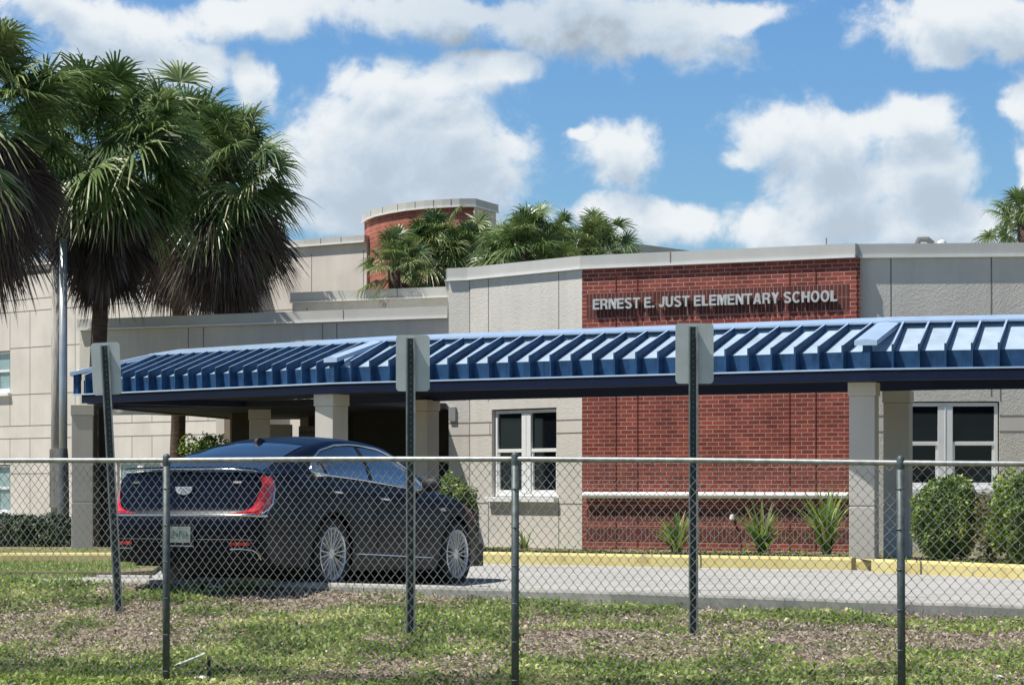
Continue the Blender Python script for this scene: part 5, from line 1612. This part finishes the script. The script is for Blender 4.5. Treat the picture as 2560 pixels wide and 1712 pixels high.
# greenhouse
def cen(s): return ip(s, [-.95, -.7, -.4, -.1, .15, .5, .8, 1.1, 1.4, 1.7, 2.0, 2.3, 2.62], [1.175, 1.265, 1.37, 1.46, 1.52, 1.575, 1.597, 1.60, 1.588, 1.55, 1.455, 1.31, 1.115])
def gtop(s): return ip(s, [-.95, -.5, 0, .5, 1.1, 1.7, 2.2, 2.62], [.70, .655, .62, .60, .60, .60, .63, .72])
def gbase(s): return wid(s) * fz(belt(s), s) - .005
def gedge(s):
    return cen(s) - ip(s, [-.95, -.5, 0, 1.1, 1.7, 2.2, 2.62], [.015, .03, .045, .06, .06, .05, .015])
def G(s, t, sgn=1, off=0):
    """side of the greenhouse, t 0 belt..1 roof edge"""
    wb, wt = gbase(s), gtop(s); zb, zt = belt(s) - .01, gedge(s)
    x = wb + (wt - wb) * (t ** 1.12) + .028 * math.sin(t * PI) * min(1, max(0, (zt - zb) / .3)); z = zb + (zt - zb) * t
    return Vector((sgn * (x + off), s, z + off * .4))
def T(s, c, off=0):
    w = gtop(s); zt = gedge(s); zc_ = cen(s)
    return Vector((w * c, s - off * (0.5 if s < .3 else (-.5 if s > 1.6 else 0)), zt + (zc_ - zt) * (1 - abs(c) ** 2.4) + off))
gs = list(np.linspace(-.95, 2.62, 60))
mb = MB()
V = []
for s in gs:
    for j in range(9): V.append(tuple(G(s, j / 8, -1)))
    for j in range(1, 16): V.append(tuple(T(s, -1 + 2 * j / 16)))
    for j in range(9): V.append(tuple(G(s, 1 - j / 8, 1)))
k = 33 - 0
k = 9 + 15 + 9
mb.add(V, [(i * k + j, (i + 1) * k + j, (i + 1) * k + j + 1, i * k + j + 1) for i in range(len(gs) - 1) for j in range(k - 1)])
mb.build('roof', K['paint'], CAR, smooth=True, doubles=True)

def patch(name, f, U, Wf, nu, nw, m, parent=None, flip=False, sm=True):
    """f(u,w); Wf(u)->(w0,w1)"""
    V = []
    for i in range(nu + 1):
        u = U[0] + (U[1] - U[0]) * i / nu; a, b_ = Wf(u)
        for j in range(nw + 1): V.append(tuple(f(u, a + (b_ - a) * j / nw)))
    k = nw + 1
    fc_ = [(i * k + j, (i + 1) * k + j, (i + 1) * k + j + 1, i * k + j + 1) for i in range(nu) for j in range(nw)]
    if flip: fc_ = [q[::-1] for q in fc_]
    o = MB().add(V, fc_).build(name, m, parent or CAR, smooth=sm)
    return o
# rear window / windscreen / side glass
patch('rear_window', lambda s, c: T(s, c, .006), (-.94, .04), lambda s: (-.90 + .02 * (s + .86), .90 - .02 * (s + .86)), 16, 16, K['glass'])
patch('windscreen', lambda s, c: T(s, c, .006), (1.72, 2.56), lambda s: (-.92, .92), 16, 16, K['glass'])
def glass_top(s): return ip(s, [-.26, -.2, -.05, .15, .5, 1.0, 1.5, 1.75, 1.95, 2.1, 2.22], [.12, .36, .66, .80, .86, .87, .85, .78, .60, .36, .10])
def glass_bot(s): return ip(s, [-.26, 2.22], [.07, .07])
for sg in (1, -1):
    gl_ = patch('side_window', lambda s, t, sg=sg: G(s, t, sg, .006), (-.24, 2.20), lambda s: (glass_bot(s), glass_top(s)), 40, 8, K['glass'], flip=sg < 0)
    # chrome surround
    path = [(s, glass_bot(s) - .03) for s in np.linspace(2.24, -.26, 26)]
    path += [(s, glass_top(s) + .045) for s in np.linspace(-.26, 2.24, 40)]
    mb = MB()
    pts = [tuple(G(s, t, sg, .008)) for s, t in path] + [tuple(G(path[0][0], path[0][1], sg, .008))]
    rr = []
    for i, (s, t) in enumerate(path + [path[0]]):
        rr.append(.014 + (.038 * max(0, 1 - abs(s + .24) / .22)))
    mb.tube(pts, rr, 6)
    mb.build('window_chrome', K['chrome'], gl_, smooth=True)
    # B pillar and quarter division
    for (s0_, s1_) in ((.93, 1.0), (-.02, .015)):
        patch('pillar_trim', lambda s, t, sg=sg: G(s, t, sg, .010), (s0_, s1_), lambda s: (glass_bot(s), glass_top(s)), 2, 8, K['black'], parent=gl_, flip=sg < 0)
    # doors as slightly proud panels
    for (a, c_) in ((-.12, .93), (.955, 2.06)):
        def dz(s, a=a, c_=c_):
            lo = .36
            q = .47 ** 2 - s ** 2
            if q > 0: lo = max(lo, RW_ + math.sqrt(q))
            return (lo, belt(s) - .012)
        dr = patch('door', lambda s, z, sg=sg: side(s, z, sg, .005), (a, c_), dz, 26, 14, K['paint'], flip=sg < 0)
        hs_ = c_ - .30 if c_ < 1 else c_ - .92 + .02
        hs_ = a + .13 if c_ < 1 else a + .10
        zz = belt(hs_) - .16
        mb = MB(); pp = [tuple(side(hs_ + q * .20 - .02, zz - q * .012, sg, .012 + .026 * math.sin(q * PI))) for q in (0, .2, .4, .6, .8, 1)]
        mb.tube(pp, [.008, .014, .016, .016, .014, .008], 8)
        mb.build('handle', K['chrome'], dr, smooth=True)
    # rocker chrome strip
    mb = MB().tube([tuple(side(s, ip(s, [.5, 2.35], [.37, .325]), sg, .008)) for s in np.linspace(.50, 2.36, 12)], [.004] + [.012] * 10 + [.004], 6)
    mb.build('sill_trim', K['chrome'], CAR, smooth=True)
    # turn lamp on the fender
    mb = MB().tube([tuple(side(2.42, .86, sg, .006)), tuple(side(2.52, .855, sg, .010)), tuple(side(2.60, .84, sg, .004))], [.006, .022, .006], 8)
    mb.build('side_lamp', K['head'], CAR, smooth=True)
    # headlight wrapping the front corner
    patch('headlight', lambda s, z, sg=sg: side(s, z, sg, .008), (3.12, 3.82), lambda s: (belt(s) - ip(s, [3.12, 3.82], [.035, .20]), belt(s) - .015), 12, 6, K['head'], flip=sg < 0)
    # mirror
    mb = MB()
    A_ = [];
    V = []; Fq = []
    nn_ = 10
    for i in range(7):
        t = i / 6 * PI
        for j in range(nn_):
            a_ = 2 * PI * j / nn_
            V.append((sg * (1.07 - .12 * math.cos(t)), 1.93 + .065 * math.sin(t) * math.cos(a_) * (1 + .2 * math.cos(a_)), 1.115 + .078 * math.sin(t) ** .6 * math.sin(a_)))
    for i in range(6):
        for j in range(nn_): Fq.append((i * nn_ + j, (i + 1) * nn_ + j, (i + 1) * nn_ + (j + 1) % nn_, i * nn_ + (j + 1) % nn_))
    mb.add(V, Fq)
    mb.tube([tuple(side(1.95, 1.0, sg, -.03)), (sg * 1.0, 1.93, 1.07)], [.03, .025], 6)
    mb.build('wing_mirror', K['black'], CAR, smooth=True)
    # tail lamp: tall blade with a foot turning inwards
    def tl_in(z): return ip(z, [.755, .775, .80, .84, .90, 1.00, 1.12], [.42, .56, .645, .70, .745, .81, .87])
    def tl(z, c, sg=sg):
        # c up to 1 on the rear face, beyond 1 it runs onto the side
        if c <= 1: return Rr(sg * c, z, .010)
        q = (c - 1); s = s_start(z) + q * .35
        return Vector((sg * (wid(-.95) * fz(z, -.95) + .010 + q * .02), s, z))
    lamp = patch('tail_lamp', tl, (.757, 1.125), lambda z: (tl_in(z), ip(z, [.757, .80, .85, .90, 1.0, 1.125], [.84, .95, 1.0, 1.04, 1.11, 1.17])), 16, 14, K['red'], flip=sg < 0)
    patch('tail_lamp_patch', lambda z, c, sg=sg: tl(z, c) + Vector((sg * .004, -.004, 0)), (.775, .87), lambda z: (tl_in(z) + .03, tl_in(z) + .16), 6, 4, K['redhi'], parent=lamp, flip=sg < 0)  # brighter red patches laid over the lens
    patch('tail_lamp_patch', lambda z, c, sg=sg: tl(z, c) + Vector((sg * .004, -.004, 0)), (1.03, 1.11), lambda z: (.90, 1.08), 6, 4, K['redhi'], parent=lamp, flip=sg < 0)
    mb = MB(); zz_ = list(np.linspace(.745, 1.09, 14))
    mb.tube([tuple(tl(z, ip(z, [.757, .80, .85, .90, 1.0, 1.125], [.84, .95, 1.0, 1.04, 1.11, 1.17])) + Vector((sg * .002, 0, 0))) for z in zz_], [.012] * 10 + [.010, .008, .006, .003], 6)
    mb.build('lamp_chrome', K['chrome'], lamp, smooth=True)
    # small badge high on the boot lid
    q1 = Rr(sg * .50 - .045, 1.06, .006); q2 = Rr(sg * .50 + .045, 1.06, .006)
    MB().tube([tuple(q1), tuple(q2)], .013, 6).build('badge', K['chrome'], CAR)
    # exhaust finisher outline
    e0 = [Rr(sg * c_, z_, .012) for c_, z_ in ((.46, .405), (.60, .41), (.74, .40), (.80, .37), (.83, .31))]
    MB().tube([tuple(v_) for v_ in e0], .008, 6).build('exhaust_trim', K['chrome'], CAR)
    patch('reflector', lambda c, z, sg=sg: Rr(sg * c, z, .010), (.46, .70), lambda c: (.445, .475), 6, 2, K['red'], flip=sg > 0)
# chrome bars across the tail
mb = MB().tube([tuple(Rr(c, .735 + .012 * 0, .022)) for c in np.linspace(-.98, .98, 30)], .017, 8); mb.build('tail_chrome_bar', K['chrome'], CAR, smooth=True)
mb = MB()
V = []
for c in np.linspace(-.82, .82, 24):
    p_ = Rr(c, 1.15); e_ = 1.165 + .028 * (1 - abs(c) ** 3)
    V += [(p_.x, p_.y - .035, e_ + .018), (p_.x, p_.y - .030, e_ - .004), (p_.x, p_.y + .10, e_ + .0)]
mb.add(V, [(i * 3, (i + 1) * 3, (i + 1) * 3 + 1, i * 3 + 1) for i in range(23)] + [(i * 3, i * 3 + 2, (i + 1) * 3 + 2, (i + 1) * 3) for i in range(23)] + [(i * 3 + 1, (i + 1) * 3 + 1, (i + 1) * 3 + 2, i * 3 + 2) for i in range(23)])
mb.build('boot_lip', K['paint'], CAR, smooth=False)
mb = MB().tube([tuple(Rr(c, 1.15) + Vector((0, -.030, .012 + .028 * (1 - abs(c) ** 3)))) for c in np.linspace(-.82, .82, 24)], .010, 6); mb.build('lip_chrome', K['chrome'], CAR, smooth=True)
# boot lid seam lines
mb = MB()
mb.tube([tuple(Rr(c, .50, .002)) for c in np.linspace(-.9, .9, 24)], .005, 4)
mb.build('bumper_seam', K['black'], CAR)
# shield emblem: wide crest with a woven centre
def crest(w, h):
    return [(-w, h * .55), (w, h * .55), (w * .92, -.1 * h), (w * .62, -.62 * h), (0, -.85 * h), (-w * .62, -.62 * h), (-w * .92, -.1 * h)]
ec = Rr(0, .985, .012)
mb = MB().hull([(ec.x + x_, ec.y - .000, ec.z + z_) for x_, z_ in crest(.098, .058)], [(ec.x + x_, ec.y - .014, ec.z + z_) for x_, z_ in crest(.098, .058)])
em = mb.build('emblem', K['rim'], CAR)
mb = MB()
for r_ in range(4):
    zz = .019 - r_ * .0165; wx = .076 - (.010 * r_ if r_ < 3 else .04)
    for c_ in range(5):
        xx = -wx + (c_ + .5) * 2 * wx / 5
        if (r_ + c_) % 2: mb.box((ec.x + xx, ec.y - .016, ec.z + zz), (2 * wx / 5 * .8, .004, .009))
mb.build('emblem_inlay', mat('emblem_grey', (.18, .18, .19), .35, .6), em)
# licence plate with unreadable characters, in a recess
pc = Rr(0, .55, .012)
mb = MB().box((pc.x, pc.y, pc.z), (.36, .012, .20)); mb.build('plate_recess', K['black'], CAR)
pl2_ = MB().box((pc.x, pc.y - .012, pc.z - .005), (.305, .006, .155)).build('licence_plate', K['plate'], CAR, bevel=.002)
mb = MB(); g = random.Random(4)
for i in range(7):
    if i == 3: mb.box((pc.x - .115 + i * .038, pc.y - .016, pc.z - .005), (.022, .003, .03)); continue
    x0 = pc.x - .115 + i * .038
    mb.box((x0 - .008, pc.y - .016, pc.z - .004), (.007, .003, .07)); mb.box((x0 + .003, pc.y - .016, pc.z + g.choice((.027, -.035, 0))), (.018, .003, .008)); mb.box((x0 + .010, pc.y - .0165, pc.z + g.choice((.012, -.015))), (.006, .003, .035))
mb.build('plate_characters', K['plateg'], pl2_)
MB().tube([(pc.x - .19, pc.y - .012, pc.z - .115), (pc.x + .19, pc.y - .012, pc.z - .115)], .007, 6).build('plate_trim', K['chrome'], CAR)
# shark fin aerial
mb = MB(); fb = T(.10, 0)
prof = [(-.10, 0), (-.085, .055), (-.05, .070), (0, .058), (.06, .030), (.13, 0)]
mb.hull([(fb.x - .022, fb.y + y_, fb.z + z_ - .012 + y_ * .2) for y_, z_ in prof][::-1], [(fb.x + .022, fb.y + y_, fb.z + z_ - .012 + y_ * .2) for y_, z_ in prof][::-1])
mb.build('aerial', K['black'], CAR, bevel=.01)
# dim seats and rear shelf seen through nothing: glass is opaque tinted

def wheel(x, y, sg):
    w = empty('wheel'); w.parent = CAR; w.location = (x, y, RW_)
    prof = [(.262, -.105), (.300, -.118), (.345, -.115), (.364, -.085), (.368, 0), (.364, .085), (.345, .115), (.300, .118), (.262, .105)]
    MB().lathe(prof, (0, 0, 0), 40, axis='X').build('tyre', K['tyre'], w, smooth=True)
    mb = MB()
    o_ = .098 * sg
    mb.lathe([(.272, .112 * sg), (.262, .118 * sg), (.250, .105 * sg), (.246, .075 * sg)], (0, 0, 0), 40, axis='X')
    mb.lathe([(.0, o_), (.052, o_), (.060, o_ - .02 * sg), (.062, o_ - .05 * sg)], (0, 0, 0), 20, axis='X')
    for k_ in range(20):
        a_ = 2 * PI * (k_ // 2) / 10 + (.075 if k_ % 2 else -.075)
        r0, r1 = .05, .253
        a1 = 2 * PI * (k_ // 2) / 10 + (.14 if k_ % 2 else -.14)
        p0 = Vector((o_ - .008 * sg, r0 * math.cos(a_), r0 * math.sin(a_))); p1 = Vector((o_ + .006 * sg, r1 * math.cos(a1), r1 * math.sin(a1)))
        dd_ = (p1 - p0).normalized(); sd_ = Vector((sg, 0, 0)).cross(dd_) * .0062; dx_ = Vector((sg * .010, 0, 0))
        mb.hull([p0 - sd_ - dx_ * 2.5, p0 + sd_ - dx_ * 2.5, p0 + sd_ * .6 + dx_, p0 - sd_ * .6 + dx_], [p1 - sd_ * 1.25 - dx_ * 2.5, p1 + sd_ * 1.25 - dx_ * 2.5, p1 + sd_ * .8 + dx_, p1 - sd_ * .8 + dx_])
    mb.build('rim', K['rim'], w)
    MB().lathe([(.262, .06 * sg), (.25, -.1 * sg), (0, -.1 * sg)], (0, 0, 0), 32, axis='X').build('rim_barrel', K['black'], w)
    MB().lathe([(0, 0), (.16, 0), (.165, -.02 * sg)], (.035 * sg, 0, 0), 24, axis='X').build('brake_disc', mat('brake_steel', (.03, .03, .03), .6, .5), w)
for (y_, s_) in ((0, 1), (SW, 1), (0, -1), (SW, -1)):
    wheel(s_ * .822, y_, s_)
